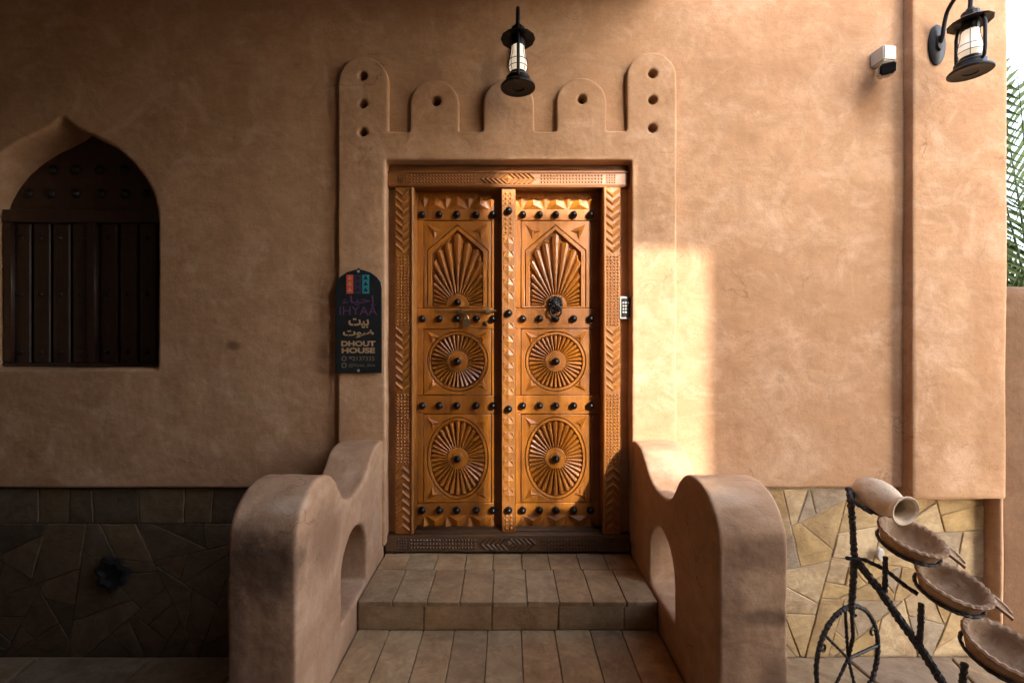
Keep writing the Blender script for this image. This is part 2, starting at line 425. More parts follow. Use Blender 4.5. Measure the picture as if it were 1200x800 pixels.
# ogee window outline (right half in pixels, mirrored)
wcx, _ = q(73, 140); half = [(73, 138), (84, 147), (100, 155.5), (118, 163.5), (137, 175), (154, 190), (168, 208), (178, 226), (183, 243), (183.5, 262), (183.5, 432)]
rh = [q(*p) for p in half]
win = [(2*wcx - x, z) for x, z in rh[:0:-1]] + rh
door_hole = [q(412, 170), q(778, 170), (q(778, 170)[0], Z_PL - .5), (q(412, 170)[0], Z_PL - .5)]
XL, XR, ZT = -3.4, 2.62, 4.4
dl, dr, dt = door_hole[0][0], door_hole[1][0], door_hole[0][1]
outline = [(XL, Z_PL), (dl, Z_PL), (dl, dt), (dr, dt), (dr, Z_PL), (XR, Z_PL), (XR, ZT), (XL, ZT)]
mholes = [[q(a, 82), q(b, 82), q(b, 160), q(a, 160)] for a, b in ((408, 443), (747, 782))] + [[q(a, 106), q(b, 106), q(b, 130), q(a, 130)] for a, b in ((497, 525), (668, 696))]
me = plate_mesh('wall', outline, [win] + mholes, 0, .25, .006, 1)
wall = plastered('wall', me, m_plaster, house, .015, .006, .45, 1, .0012)
b = MB(); b.box((XL, .262, GZ), (XR, .6, ZT)); b.build('wall_core', m_dark, house)

# battlement relief
def arch_top(x0, x1, top, n=16):
    r = (x1 - x0) / 2; cx = (x0 + x1) / 2
    return [(cx - r * math.cos(math.pi * k / n), top + r - r * math.sin(math.pi * k / n)) for k in range(n + 1)]
ol = [(396, 640)] + arch_top(396, 455, 66) + [(455, 154), (480, 154)] + arch_top(480, 538, 93) + [(538, 154), (566, 154)] + arch_top(566, 626, 92) + [(626, 154), (652, 154)] + \
     arch_top(652, 711, 91) + [(711, 153), (735, 153)] + arch_top(735, 793, 61) + [(793, 640), (741, 640), (741, 187), (451, 187), (451, 640)]
ol = [q(x, y, WY) for x, y in ol]
hl = [[q(x + 5.6*math.cos(a), y + 5.6*math.sin(a), WY) for a in [2*math.pi*k/14 for k in range(14)]] for x, y in ((425, 89), (425, 122), (425, 155), (765, 86), (765, 117), (765, 150), (511, 118), (682, 116))]
me = plate_mesh('door_surround', ol, hl, WY, .085, .003, 1)
plastered('door_surround', me, m_plaster, house, .0065, .004, .3, 1, .001)
for nm, a, b_ in (('jamb', 449, 466), ('jamb', 724, 743)):
    x0, x1 = q(a, 0, .06)[0], q(b_, 0, .06)[0]
    b = MB(); b.box((x0, .06, -.02), (x1, .2, 2.2)); b.build(nm, m_plaster, house)
# corner pillar at the right, standing proud of the wall
px0, px1 = q(1070, 0, -.06)[0], q(1178, 0, -.06)[0]
me = plate_mesh('corner_pillar', rect(px0, q(0, 585, -.06)[1], px1 + .01, ZT), [], -.06, .2, .006, 2)
plastered('corner_pillar', me, m_plaster, house, .009, .005, .4, 0, .0008, True)
sx0 = q(1166, 0, -.03)[0]
me = plate_mesh('corner_strip', rect(sx0, GZ - .05, px1 + .010, q(0, 560, -.06)[1]), [], -.052, .13, .016, 2)
plastered('corner_strip', me, m_plaster, house, .012, .005, .3, 2)
b = MB(); b.box((XR - .03, .0, GZ), (XR, .61, ZT)); b.build('side_wall', m_plaster, house)

# stone base: mortar bed and irregular slabs
b = MB(); b.box((.66, .030, GZ), (px1, .24, Z_PL + .02)); base = b.build('stone_base', m_mortar, house)
b = MB(); b.box((XL, .030, GZ), (-.66, .24, Z_PL + .02)); base_l = b.build('stone_base', m_mortar_shade, house)
rng = random.Random(4)
def area(p): return .5 * sum(p[i][0]*p[(i+1) % len(p)][1] - p[(i+1) % len(p)][0]*p[i][1] for i in range(len(p)))
def shrink(poly, d):
    out = list(poly)
    for i in range(len(poly)):
        a, b_ = poly[i], poly[(i+1) % len(poly)]; L = math.hypot(b_[0]-a[0], b_[1]-a[1])
        if L < 1e-5: continue
        n = ((b_[1]-a[1])/L, -(b_[0]-a[0])/L); out = clip(out, n, n[0]*a[0] + n[1]*a[1] - d)
        if len(out) < 3: return []
    return out
def crazy(poly, amax, rg, depth=0):
    """split a panel into crazy paving by straight, slightly skewed breaks"""
    if area(poly) < amax * rg.uniform(.45, 1.5) or depth > 12: return [poly]
    n = len(poly); cx = sum(p[0] for p in poly)/n; cz = sum(p[1] for p in poly)/n
    sxx = sum((p[0]-cx)**2 for p in poly); szz = sum((p[1]-cz)**2 for p in poly); sxz = sum((p[0]-cx)*(p[1]-cz) for p in poly)
    th = .5*math.atan2(2*sxz, sxx - szz) + rg.gauss(0, .5)
    nrm = (math.cos(th), math.sin(th)); d = nrm[0]*cx + nrm[1]*cz + rg.uniform(-.18, .18)*math.sqrt(area(poly))
    A, B = clip(poly, nrm, d), clip(poly, (-nrm[0], -nrm[1]), -d)
    if len(A) < 3 or len(B) < 3: return [poly]
    return crazy(A, amax, rg, depth + 1) + crazy(B, amax, rg, depth + 1)
to_wall = lambda a, c, h: (a, .025 - h, c)
for x0, x1, sm, sd, base in ((.89, sx0, m_stone, 21, base), (XL, -.885, m_stone_shade, 5, base_l)):
    rg = random.Random(sd); zt_ = Z_PL - .012; x = x0; polys = []
    if sd == 21:                             # right of the steps the slabs are broken up to the top
        for poly in crazy([(x0, GZ), (x1, GZ), (x1, zt_), (x0, zt_)], .040, rg):
            pp = shrink(poly, .0024)
            if len(pp) >= 3 and area(pp) > .0008: stone_piece('flagstone', pp, sm, base, rng, to_wall, tilt=.003, ch=.003, amp=.003)
        continue
    zr = [zt_ - rg.uniform(.12, .17)]
    while x < x1 - .01:                      # top course of squarer slabs
        w_ = rg.uniform(.13, .26); xe = x + w_ if x + w_ < x1 - .1 else x1
        zr.append(zt_ - rg.uniform(.10, .19)); sk = rg.uniform(-.02, .02)
        polys.append([(x, zr[-2]), (xe, zr[-1]), (xe + (sk if xe < x1 else 0), zt_), (x + (polys[-1][2][0] - x if polys else 0), zt_)]); x = xe
    low = [(x0, GZ), (x1, GZ)] + [(p[1][0], p[1][1]) for p in polys[::-1]] + [(x0, zr[0])]
    xs_ = [x0] + [p[1][0] for p in polys]
    body = []
    ntop = len(polys)
    for a in range(0, ntop, ntop):        # below it, panels broken at random
        b_ = ntop; top = [(xs_[k], zr[k]) for k in range(a, b_ + 1)]
        zmin = min(t[1] for t in top)
        for k in range(a, b_): body.append([(xs_[k], zmin - .0), (xs_[k+1], zmin), (xs_[k+1], zr[k+1]), (xs_[k], zr[k])])
        polys += crazy([(xs_[a], GZ), (xs_[b_], GZ), (xs_[b_], zmin), (xs_[a], zmin)], .045, rg)
    # thin wedges between the top course and the panels join the slab above
    for k, wedge in enumerate(body): polys[k] = [wedge[0], wedge[1], polys[k][2], polys[k][3]]
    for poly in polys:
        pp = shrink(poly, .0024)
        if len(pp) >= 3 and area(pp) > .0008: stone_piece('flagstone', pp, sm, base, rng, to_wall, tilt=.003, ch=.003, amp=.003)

# paving in front of the stone base
for xa, xb in ((-3.3, -.9), (.9, 3.6)):
    seeds = []
    nx = int((xb - xa) / .42)
    for i in range(nx):
        for j in range(4):
            seeds.append((xa + (i + .5) * (xb-xa)/nx + rng.uniform(-.13, .13), -.15 - j*.36 + rng.uniform(-.1, .1)))
    for poly in cells(seeds, xa, -1.5, xb, .0, .012):
        stone_piece('flagstone', poly, m_paving, ground, rng, lambda a, c, h: (a, c, GZ + .02 + h), depth=.05, tilt=.002)

# ------------------------------------------------------------------ steps
steps = thing('stone_steps', (0, -.4, GZ), 'tiled stone steps rising between the two curved parapets to the carved door', 'steps')
HW = .652
Y1, Y2, RZ = -.44, -.88, -.125
b = MB(); b.box((-HW, Y1 + .012, GZ), (HW, .2, -.012)); b.build('landing', m_mortar, steps)
b = MB(); b.box((-HW, Y2 + .012, GZ), (HW, Y1 + .012, RZ - .012)); b.box((-HW, Y2 - .38, GZ), (HW, Y2 + .012, RZ * 2 - .012)); b.box((-HW, Y2 - .78, GZ), (HW, Y2 - .38, RZ * 3 - .012))
tread = b.build('tread', m_mortar, steps)
landing = [o for o in steps.children if o.name.startswith('landing')][0]
def tile_row(parent, x0, x1, n, y0, y1, z, shift=0, nm='tile'):
    xs = [x0 + (x1 - x0) * k / n + (shift + rng.uniform(-.006, .006) if 0 < k < n else 0) for k in range(n + 1)]
    for k in range(n):
        poly = [(xs[k]+.0017, y0+.0017), (xs[k+1]-.0017, y0+.0017), (xs[k+1]-.0017, y1-.0017), (xs[k]+.0017, y1-.0017)]
        stone_piece(nm, poly, m_tile, parent, rng, lambda a, c, h, z=z: (a, c, z + h), depth=.02, tilt=.0012, ch=.0022, amp=.0009)
tile_row(landing, -HW, HW, 9, -.155, .02, 0)
tile_row(landing, -HW, HW, 9, Y1, -.155, 0, .01)
tile_row(tread, -HW, HW, 9, Y2, Y1 + .01, RZ, -.01)
tile_row(tread, -HW, HW, 9, Y2 - .38, Y2, RZ * 2)
tile_row(tread, -HW, HW, 9, Y2 - .78, Y2 - .38, RZ * 3)
for yy, z0, z1, par in ((Y1, RZ + .003, -.021, landing), (Y2, RZ*2 + .003, RZ - .021, tread)):
    xs = [-HW, -.365, -.07, .22, .505, HW]
    for k in range(5):
        poly = [(xs[k]+.002, z0), (xs[k+1]-.002, z0), (xs[k+1]-.002, z1), (xs[k]+.002, z1)]
        stone_piece('riser_tile', poly, m_tile, par, rng, lambda a, c, h, yy=yy: (a, yy + .004 - h, c), depth=.02, tilt=.0012, ch=.0022, amp=.0009)

# ------------------------------------------------------------------ parapets
prof = [(-.02, .612), (.05, .612), (.12, .607), (.17, .595), (.21, .572), (.25, .54), (.29, .512), (.34, .49), (.40, .478), (.47, .474), (.54, .482), (.59, .505), (.63, .545), (.67, .592), (.71, .625),
        (.76, .645), (.81, .652), (.86, .648), (.91, .632), (.95, .605), (.98, .572), (1.0, .53), (1.005, .48)]
def catmull(pts, n=5):
    out = []
    for i in range(len(pts) - 1):
        p0, p1, p2, p3 = pts[max(i-1, 0)], pts[i], pts[i+1], pts[min(i+2, len(pts)-1)]
        for k in range(n):
            t = k / n
            out.append(tuple(.5*((2*p1[a]) + (-p0[a]+p2[a])*t + (2*p0[a]-5*p1[a]+4*p2[a]-p3[a])*t*t + (-p0[a]+3*p1[a]-3*p2[a]+p3[a])*t**3) for a in (0, 1)))
    return out + [pts[-1]]
pl = catmull(prof) + [(1.01, GZ - .1), (-.02, GZ - .1)]
arch = [(.285, .012), (.285, .16)] + [(.452 - .167*math.cos(a), .165 + .165*math.sin(a)) for a in [math.pi*k/20 for k in range(1, 20)]] + [(.619, .16), (.619, .012)]
for sgn, mat, lab in ((-1, m_plaster_l, 'curved mud plaster parapet with arched hole and black soot stain, nearer the house sign'),
                      (1, m_plaster_r, 'curved mud plaster parapet with arched hole, beside the clay pot fountain')):
    th = .218
    me = curve_mesh('parapet', pl, [arch], th, .010, 3)
    xc = sgn * (.657 + th / 2)
    me.transform(Matrix(((0, 0, -1, xc), (-1, 0, 0, 0), (0, 1, 0, 0), (0, 0, 0, 1))))
    o = plastered('parapet', me, mat, None, .0075, .0055, .25, 1, .0012)
    tag(o, lab, 'parapet')

# ------------------------------------------------------------------ boundary wall, palm
bx0 = px1 + .018
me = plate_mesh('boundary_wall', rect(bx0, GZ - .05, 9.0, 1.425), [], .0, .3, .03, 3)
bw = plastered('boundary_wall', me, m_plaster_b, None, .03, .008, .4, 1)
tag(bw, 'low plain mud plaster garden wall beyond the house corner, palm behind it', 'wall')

PX, PY, PT = 5.08, 1.95, 1.05
palm = thing('palm_tree', (PX, PY, GZ), 'green date palm behind the low garden wall', 'palm')
b = MB(); b.tube([(PX + .03*math.sin(k*.6), PY, GZ + k * (PT - GZ) / 12) for k in range(13)], [.17 + .02 * (k % 2) for k in range(13)], 12); b.build('trunk', m_trunk, palm)
def frond(root, azim, elev, L, droop, seed, nleaf=30, roll=0):
    rg = random.Random(seed); pts = []
    d = Vector((math.cos(azim) * math.cos(elev), math.sin(azim) * math.cos(elev), math.sin(elev))); p = Vector(root)
    N = 24
    for k in range(N + 1):
        pts.append(p.copy()); p = p + d * (L / N); d = (d + Vector((0, 0, -droop / N))).normalized()
    b = MB(); b.tube(pts, [.014 * (1 - .8 * k / N) for k in range(N + 1)], 5)
    for k in range(nleaf):
        t = .12 + .86 * k / nleaf; i = min(int(t * N), N - 1); q0 = pts[i].lerp(pts[i+1], t * N - i)
        tg = (pts[i+1] - pts[i]).normalized(); side = tg.cross(Vector((0, 0, 1)))
        if side.length < .1: side = Vector((math.sin(azim), -math.cos(azim), 0))
        side.normalize(); side = Matrix.Rotation(roll, 3, tg) @ side; up = side.cross(tg)
        ln = L * .24 * math.sin(math.pi * min(1, .25 + t * .75)) + .09
        for s in (-1, 1):
            dr_ = (side * s * .8 + tg * .75 + up * rg.uniform(.0, .28)).normalized()
            wv = dr_.cross(up).normalized() * .021; a = q0; m = a + dr_ * ln * .5 + Vector((0, 0, .004)); e = a + dr_ * ln + Vector((0, 0, -ln * .12))
            b.add([a, m - wv, m + wv, e, m + up * .005], [(0, 1, 4), (0, 4, 2), (1, 3, 4), (4, 3, 2)])
    return b.build('frond', m_leaf, palm)
top = Vector((PX, PY, PT))
for k, (az, el, L, dr_) in enumerate([(math.pi, 1.43, 2.9, .22), (3.3, 1.3, 2.7, .3), (2.9, 1.15, 2.4, .6), (3.7, 1.3, 2.5, .5), (3.4, .75, 1.8, 1.0), (2.2, .9, 2.1, 1.2), (4.3, .9, 2.1, 1.2), (.3, .9, 2.2, 1.2), (1.2, 1.0, 2.2, 1.2), (5.3, .9, 2.2, 1.2), (0, 1.4, 2.6, .4)]):
    frond(top, az, el, L, dr_, k, roll=(1.5, 1.35, 1.75)[k] if k < 3 else .6 + .5 * math.sin(k * 2.1))

# ------------------------------------------------------------------ carved door
door = thing('carved_door', (0, .06, 0), 'carved teak double door with sunburst panels, iron studs and lion knocker', 'door')
YF, YL = .018, .112        # faces of the frame and of the leaves
def fx(px, y=YF): return q(px, 0, y)[0]
def fz(py, y=YF): return q(0, py, y)[1]
def fr(x0, y0, x1, y1, y=YF):
    a, b_ = q(x0, y1, y), q(x1, y0, y); return rect(a[0], a[1], b_[0], b_[1])
header = plate('header', fr(452, 200, 738, 219), [], YF, .10, m_wood_h, door, .003)
plate('lintel_strip', fr(449, 183, 743, 201.5, .045), [], .045, .06, m_wood_h, door, .002)
sill = plate('sill', [(x, z) for x, z in fr(452, 626, 738, 646)], [], YF - .005, .14, m_wood_sill, door, .004)
plate('sill_step', fr(486, 621, 707, 627, .05), [], .05, .08, m_wood_sill, door, .003)
posts = [plate('post', fr(463, 219.6, 485, 625.5), [], YF, .10, m_wood_p, door, .003),
         plate('post', fr(707, 219.6, 727, 625.5), [], YF, .10, m_wood_p, door, .003)]
mull = plate('mullion', fr(588, 221, 604, 624, .035), [], .035, .09, m_wood_p, door, .003)
for a, b_ in ((480.5, 485.5), (706.5, 710.5)):
    mb = MB(); x = fx((a + b_) / 2); mb.tube([(x, YF - .001, fz(y)) for y in (625, 220)], .0085, 10); mb.build('bead', m_wood_p, posts[0] if a < 600 else posts[1], True)
for y in (202.5, 216.8):
    mb = MB(); mb.tube([(fx(455), YF - .001, fz(y)), (fx(736), YF - .001, fz(y))], .0045, 8); mb.build('bead', m_wood_h, header, True)

def chevron_mesh(w_, h_, t_, up=1, depth=.007):
    """V shaped carved bar, ridge in the middle of its thickness; local x,z; front -y"""
    mb = MB()
    for s in (-1, 1):
        o0, o1 = Vector((0, 0, 0)), Vector((s * w_, 0, h_ * up))
        T = Vector((0, 0, t_))
        vs = [o0 - T, o0, o0 + T, o1 - T, o1, o1 + T]
        vs = [Vector(v) for v in vs]; vs[1].y = -depth; vs[4].y = -depth
        f = [(0, 3, 4, 1), (1, 4, 5, 2), (3, 5, 4)]
        if s < 0: f = [tuple(reversed(k)) for k in f]
        mb.add(vs, f)
    return mb.mesh('chevron')
def lattice(name, x0, z0, x1, z1, y, pitch, mat, parent, depth=.006):
    mb = MB(); nx = max(1, round((x1 - x0) / pitch)); nz = max(1, round((z1 - z0) / pitch)); dx, dz = (x1-x0)/nx, (z1-z0)/nz
    for i in range(nx):
        for j in range(nz):
            cx, cz = x0 + (i+.5)*dx, z0 + (j+.5)*dz
            a, c = dx * .47, dz * .47
            mb.add([(cx-a, y, cz), (cx, y, cz-c), (cx+a, y, cz), (cx, y, cz+c), (cx, y - depth, cz)], [(0, 1, 4), (1, 2, 4), (2, 3, 4), (3, 0, 4)])
            for sx, sz in ((-1, -1), (1, -1), (1, 1), (-1, 1)):
                k = .19
                px_, pz_ = cx + sx*dx*.5, cz + sz*dz*.5
                if sx < 0 and sz < 0: mb.add([(px_-a*k*2, y, pz_), (px_, y, pz_-c*k*2), (px_+a*k*2, y, pz_), (px_, y, pz_+c*k*2), (px_, y-depth*.8, pz_)], [(0, 1, 4), (1, 2, 4), (2, 3, 4), (3, 0, 4)])
    return tag(mb.build(name, mat, parent), kind='stuff')

cm_dn = chevron_mesh(fx(481.5) - fx(473.5), .030, .0125, 1); cm_up = chevron_mesh(fx(481.5) - fx(473.5), .030, .0125, -1)
cm_dn.materials.append(m_wood_p); cm_up.materials.append(m_wood_p)
for post, cx, wd in ((posts[0], 472, 8), (posts[1], 718, 8)):
    for y0, y1, mesh_ in ((222, 296, cm_dn), (384, 458, cm_dn), (546, 622, cm_up)):
        nch = 8
        for k in range(nch):
            py = y0 + (y1 - y0) * (k + .5) / nch
            link('chevron', mesh_, None, post, (fx(cx), YF - .0005, fz(py) - .012 * (1 if mesh_ is cm_dn else -1)))
    for y0, y1 in ((299, 382), (461, 543)):
        lattice('lattice_carving', fx(cx - wd), fz(y1), fx(cx + wd), fz(y0), YF - .0005, .0175, m_wood_p, post)
def hchev(w_, h_, t_, d, depth=.007):
    mb = MB()
    for s in (-1, 1):
        vs = [Vector((-t_, 0, 0)), Vector((0, -depth, 0)), Vector((t_, 0, 0)), Vector((-t_ - d*w_, 0, s*h_)), Vector((-d*w_, -depth, s*h_)), Vector((t_ - d*w_, 0, s*h_))]
        f = [(0, 3, 4, 1), (1, 4, 5, 2)]
        if s > 0: f = [tuple(reversed(k)) for k in f]
        mb.add(vs, f)
    return mb.mesh('chevron')
for part, py, mat, hh, yy in ((header, 209.6, m_wood_h, .026, YF - .0005), (sill, 636.5, m_wood_sill, .030, YF - .0055)):
    ml, mr = hchev(.030, hh, .011, -1), hchev(.030, hh, .011, 1)
    ml.materials.append(mat); mr.materials.append(mat)
    cx = fx(595.5)
    for k in range(5):
        link('chevron', ml, None, part, (cx - .038 - .026*k, yy, fz(py))); link('chevron', mr, None, part, (cx + .038 + .026*k, yy, fz(py)))
    mb = MB(); mb.add([(cx-.028, yy, fz(py)), (cx, yy, fz(py)-hh*.9), (cx+.028, yy, fz(py)), (cx, yy, fz(py)+hh*.9), (cx, yy-.009, fz(py))], [(0, 1, 4), (1, 2, 4), (2, 3, 4), (3, 0, 4)]); mb.build('diamond', mat, part)
    for x0, x1 in ((480, 558), (633, 707)):
        lattice('lattice_carving', fx(x0), fz(py) - hh, fx(x1), fz(py) + hh, yy, .0172, mat, part)
    for x0, x1 in ((466, 477), (710, 722)):
        lattice('lattice_carving', fx(x0), fz(py) - hh, fx(x1), fz(py) + hh, yy, .0135, mat, part)

# studs
mb = MB(); mb.lathe([(.0145, 0), (.0155, .003), (.0125, .0055), (.0145, .009), (.0145, .014), (.011, .020), (.006, .0235), (.0005, .0245)], 16)
stud_me = mb.mesh('stud', True); stud_me.materials.append(m_stud)
def stud(x, y, z, parent, s=1.0): return link('stud', stud_me, None, parent, (x, y, z), (R(90), 0, 0), (s, s, s))
for py in (247.5, 367, 479, 597): stud(fx(596, .035), .035, fz(py, .035), mull, 1.3)
# mullion carving
yy = .0345
def pyr(mb, pts, c, y, d):
    n = len(pts); mb.add([(p[0], y, p[1]) for p in pts] + [(c[0], y - d, c[1])], [(i, (i+1) % n, n) for i in range(n)])
for y0, y1 in ((277, 358), (377, 470), (488, 588)):
    n = round((y1 - y0) / 16.5); hw = fx(602, .035) - fx(596, .035)
    for k in range(n):
        pz = fz(y0 + (y1-y0)*(k+.5)/n, .035); hz = (fz(y0, .035) - fz(y1, .035)) / n / 2 * .94; cx = fx(596, .035)
        mb = MB(); pyr(mb, [(cx-hw, pz), (cx, pz-hz), (cx+hw, pz), (cx, pz+hz)], (cx, pz), yy, .006); mb.build('diamond', m_wood_p, mull)
        mb = MB()
        for s in (-1, 1): 
            tri = [(cx+s*hw*1.05, pz+hz), (cx+s*hw*1.05, pz+hz*.1), (cx+s*hw*.15, pz+hz)]
            if s > 0: tri.reverse()
            pyr(mb, tri, (cx+s*hw*.7, pz+hz*.75), yy, .004)
        mb.build('facet', m_wood_p, mull)
for y0, y1 in ((224, 241), (254, 275), (602, 621)):
    lattice('lattice_carving', fx(590.5, .035), fz(y1, .035), fx(601.5, .035), fz(y0, .035), yy, .024, m_wood_p, mull)

# leaves
def lx(px): return q(px, 0, YL)[0]
def lz(py): return q(0, py, YL)[1]
def lr(x0, y0, x1, y1): return rect(lx(x0), lz(y1), lx(x1), lz(y0))
def flutes(name, cx, cz, Rf, r0, a0, a1, n, parent, base, peak):
    mb = MB()
    for k in range(n):
        a, m, e = a0 + (a1-a0)*k/n, a0 + (a1-a0)*(k+.5)/n, a0 + (a1-a0)*(k+1)/n
        pt = lambda t, r, y: (cx + r*math.cos(t), y, cz + r*math.sin(t))
        ra, rm, re = Rf(a), Rf(m), Rf(e); d = e - a
        p1, p2, p3 = a + d*.24, a + d*.46, a + d*.80          # a rounded ridge, steeper on one side, as a gouge leaves it
        vs = [pt(a, r0, base), pt(p1, r0, peak + .004), pt(p2, r0, peak + .002), pt(p3, r0, peak + .007), pt(e, r0, base),
              pt(a, ra*.92, base), pt(p1, rm*.935, peak + .003), pt(p2, rm*.95, peak), pt(p3, rm*.94, peak + .006), pt(e, re*.92, base), pt(p2, rm*1.0, base - .001)]
        mb.add(vs, [(0, 1, 6, 5), (1, 2, 7, 6), (2, 3, 8, 7), (3, 4, 9, 8), (5, 6, 10), (6, 7, 10), (7, 8, 10), (8, 9, 10), (0, 4, 3, 2, 1)])
    me = mb.mesh(name); 
    bm = bmesh.new(); bm.from_mesh(me)
    for f in bm.faces:
        if f.normal.y > 0: f.normal_flip()
    bm.to_mesh(me); bm.free()
    return link(name, me, m_wood, parent)
def star(cx, cz, r, y, parent, rot):
    mb = MB(); pts = []
    for k, rr in enumerate((1, .36, .85, .30, .85, .36)):
        a = rot + k*math.pi/3 + (0, .15, .25, 0, -.25, -.15)[k]
        pts.append((cx + rr*r*math.cos(a), cz + rr*r*math.sin(a)))
    pyr(mb, pts, (cx, cz), y, .013); return mb.build('corner_star', m_wood, parent)
U = 1 / (F / (YL - CAM_Y))      # metres per photograph pixel on the leaf
BASE = YL + .025
def make_leaf(x0, x1, pa, pb, cxp, studs_x, lab):
    leaf = plate('leaf', lr(x0, 220, x1, 624), [], BASE + .002, .04, m_wood, door, .001)
    # flat boards round the panels
    rails = [(219.5, 258), (361, 384.6), (463, 484.4), (589, 624)]
    for a, c in rails: plate('rail', lr(x0 + .6, a, x1 - .6, c), [], YL, .03, m_wood, leaf, .0015)
    rows = [(258, 361), (384.6, 463), (484.4, 589)]
    for a, c in rows:
        plate('stile', lr(x0 + .6, a + .3, pa - 1.0, c - .3), [], YL, .03, m_wood, leaf, .0015)
        plate('stile', lr(pb + 1.0, a + .3, x1 - .6, c - .3), [], YL, .03, m_wood, leaf, .0015)
    cx = lx(cxp)
    # top panel: pointed fan
    z0 = lz(360); zc = lz(358.5)
    pent = [(lx(cxp - 36), z0 + .003), (lx(cxp + 36), z0 + .003), (lx(cxp + 36), lz(293)), (cx, lz(263)), (lx(cxp - 36), lz(293))]
    def insp(d): 
        return [(lx(cxp - 36 + d), z0 + .003 + (d if d > 4 else 0) * U * .15), (lx(cxp + 36 - d), z0 + .003 + (d if d > 4 else 0) * U * .15), (lx(cxp + 36 - d), lz(293 + d*.38)), (cx, lz(263 + d*1.05)), (lx(cxp - 36 + d), lz(293 + d*.38))]
    plate('panel', lr(pa, 259, pb, 360.3), [insp(0)], YL, .03, m_wood, leaf, .0015)
    plate('border', insp(1.2), [insp(6)], YL, .03, m_wood, leaf, .0015)
    W, hs_, ht = 29.5 * U, (lz(295) - zc), (lz(270.5) - zc)
    def Rp(t):
        c_, s_ = math.cos(t), math.sin(t)
        r = W / max(abs(c_), 1e-6)
        # sloping roof from (W,hs) to (0,ht)
        k = (ht - hs_) / W
        den = s_ + k * abs(c_)
        if den > 1e-6: r = min(r, ht / den)
        return r
    flutes('fan', cx, zc, Rp, 12.5*U, 0, math.pi, 19, leaf, BASE, YL - .002)
    for r_, o_ in ((13.5, 0), (8.5, -.004)):
        plate('hub', [(cx + r_*U*math.cos(a), zc + r_*U*math.sin(a)) for a in [math.pi*k/20 for k in range(21)]], [], YL + o_, .028, m_wood, leaf, .002)
    # round and oval sunbursts
    for (a, c), cy, rx, rz in (((384.6, 463), 423.3, 36, 35.4), ((484.4, 589), 536.8, 36.2, 48.5)):
        zc2 = lz(cy)
        plate('panel', lr(pa, a + 1, pb, c - .8), [ell(cx, zc2, rx*U, rz*U, 48)], YL, .03, m_wood, leaf, .0015)
        plate('ring', ell(cx, zc2, (rx-1.1)*U, (rz-1.1)*U, 48), [ell(cx, zc2, (rx-4)*U, (rz-4)*U, 48)], YL, .03, m_wood, leaf, .0015)
        ax, az = (rx - 3.6)*U, (rz - 3.6)*U
        flutes('sunburst', cx, zc2, lambda t: ax*az/math.hypot(az*math.cos(t), ax*math.sin(t)), 11*U, 0, 2*math.pi, 34, leaf, BASE, YL - .002)
        plate('hub', ell(cx, zc2, 12.3*U, 12.3*U, 28), [], YL - .001, .028, m_wood, leaf, .002)
        plate('hub_ring', ell(cx, zc2, 7*U, 7*U, 24), [], YL - .006, .008, m_wood, leaf, .002)
        stud(cx, YL - .010, zc2, leaf, 1.35)
        for sx in (-1, 1):
            for sz in (-1, 1):
                star(cx + sx*(rx - 7)*U, zc2 + sz*(rz - 7)*U, 10*U, YL - .0003, leaf, math.atan2(sz, sx))
    for sx in (-1, 1): star(cx + sx*27*U, lz(271), 12*U, YL - .0003, leaf, math.atan2(1, sx))
    for row, py in enumerate((252, 373.5, 475, 597)):
        for k, sx in enumerate(studs_x): stud(lx(sx), YL, lz(py), leaf, 1.32)
    # leaf shaped facets along top and bottom
    for y0, y1, up in ((245.5, 229, 1), (603.5, 620.5, -1)):
        zb, zt = lz(y0), lz(y1)
        n = 3; wd = (lx(pb) - lx(pa)) / n
        for k in range(n):
            c_ = lx(pa) + wd * (k + .5)
            mb = MB(); pts = [(c_ - wd*.44, zb), (c_ + wd*.44, zb), (c_ + wd*.27, zb + (zt-zb)*.55), (c_, zt), (c_ - wd*.27, zb + (zt-zb)*.55)]
            if up < 0: pts.reverse()
            pyr(mb, pts, (c_, zb + (zt-zb)*.3), YL - .0003, .016); mb.build('tooth', m_wood, leaf)
        for k in range(n + 1):
            c_ = lx(pa) + wd * k
            mb = MB(); pts = [(c_, zb + (zt-zb)*.05), (c_ + wd*.2, zb + (zt-zb)*.75), (c_, zt), (c_ - wd*.2, zb + (zt-zb)*.75)]
            if up < 0: pts.reverse()
            pyr(mb, pts, (c_, zb + (zt-zb)*.7), YL - .0006, .012); mb.build('tooth', m_wood, leaf)
    return leaf
leaf_l = make_leaf(484, 588.5, 497, 575.5, 536.3, (495, 515, 535.5, 558, 577.5), 'l')
leaf_r = make_leaf(603.5, 708.5, 611, 692, 651, (612.5, 632, 651, 672, 691.5), 'r')
stud(lx(536.3), YL - .004, lz(354.5), leaf_l, 1.3)

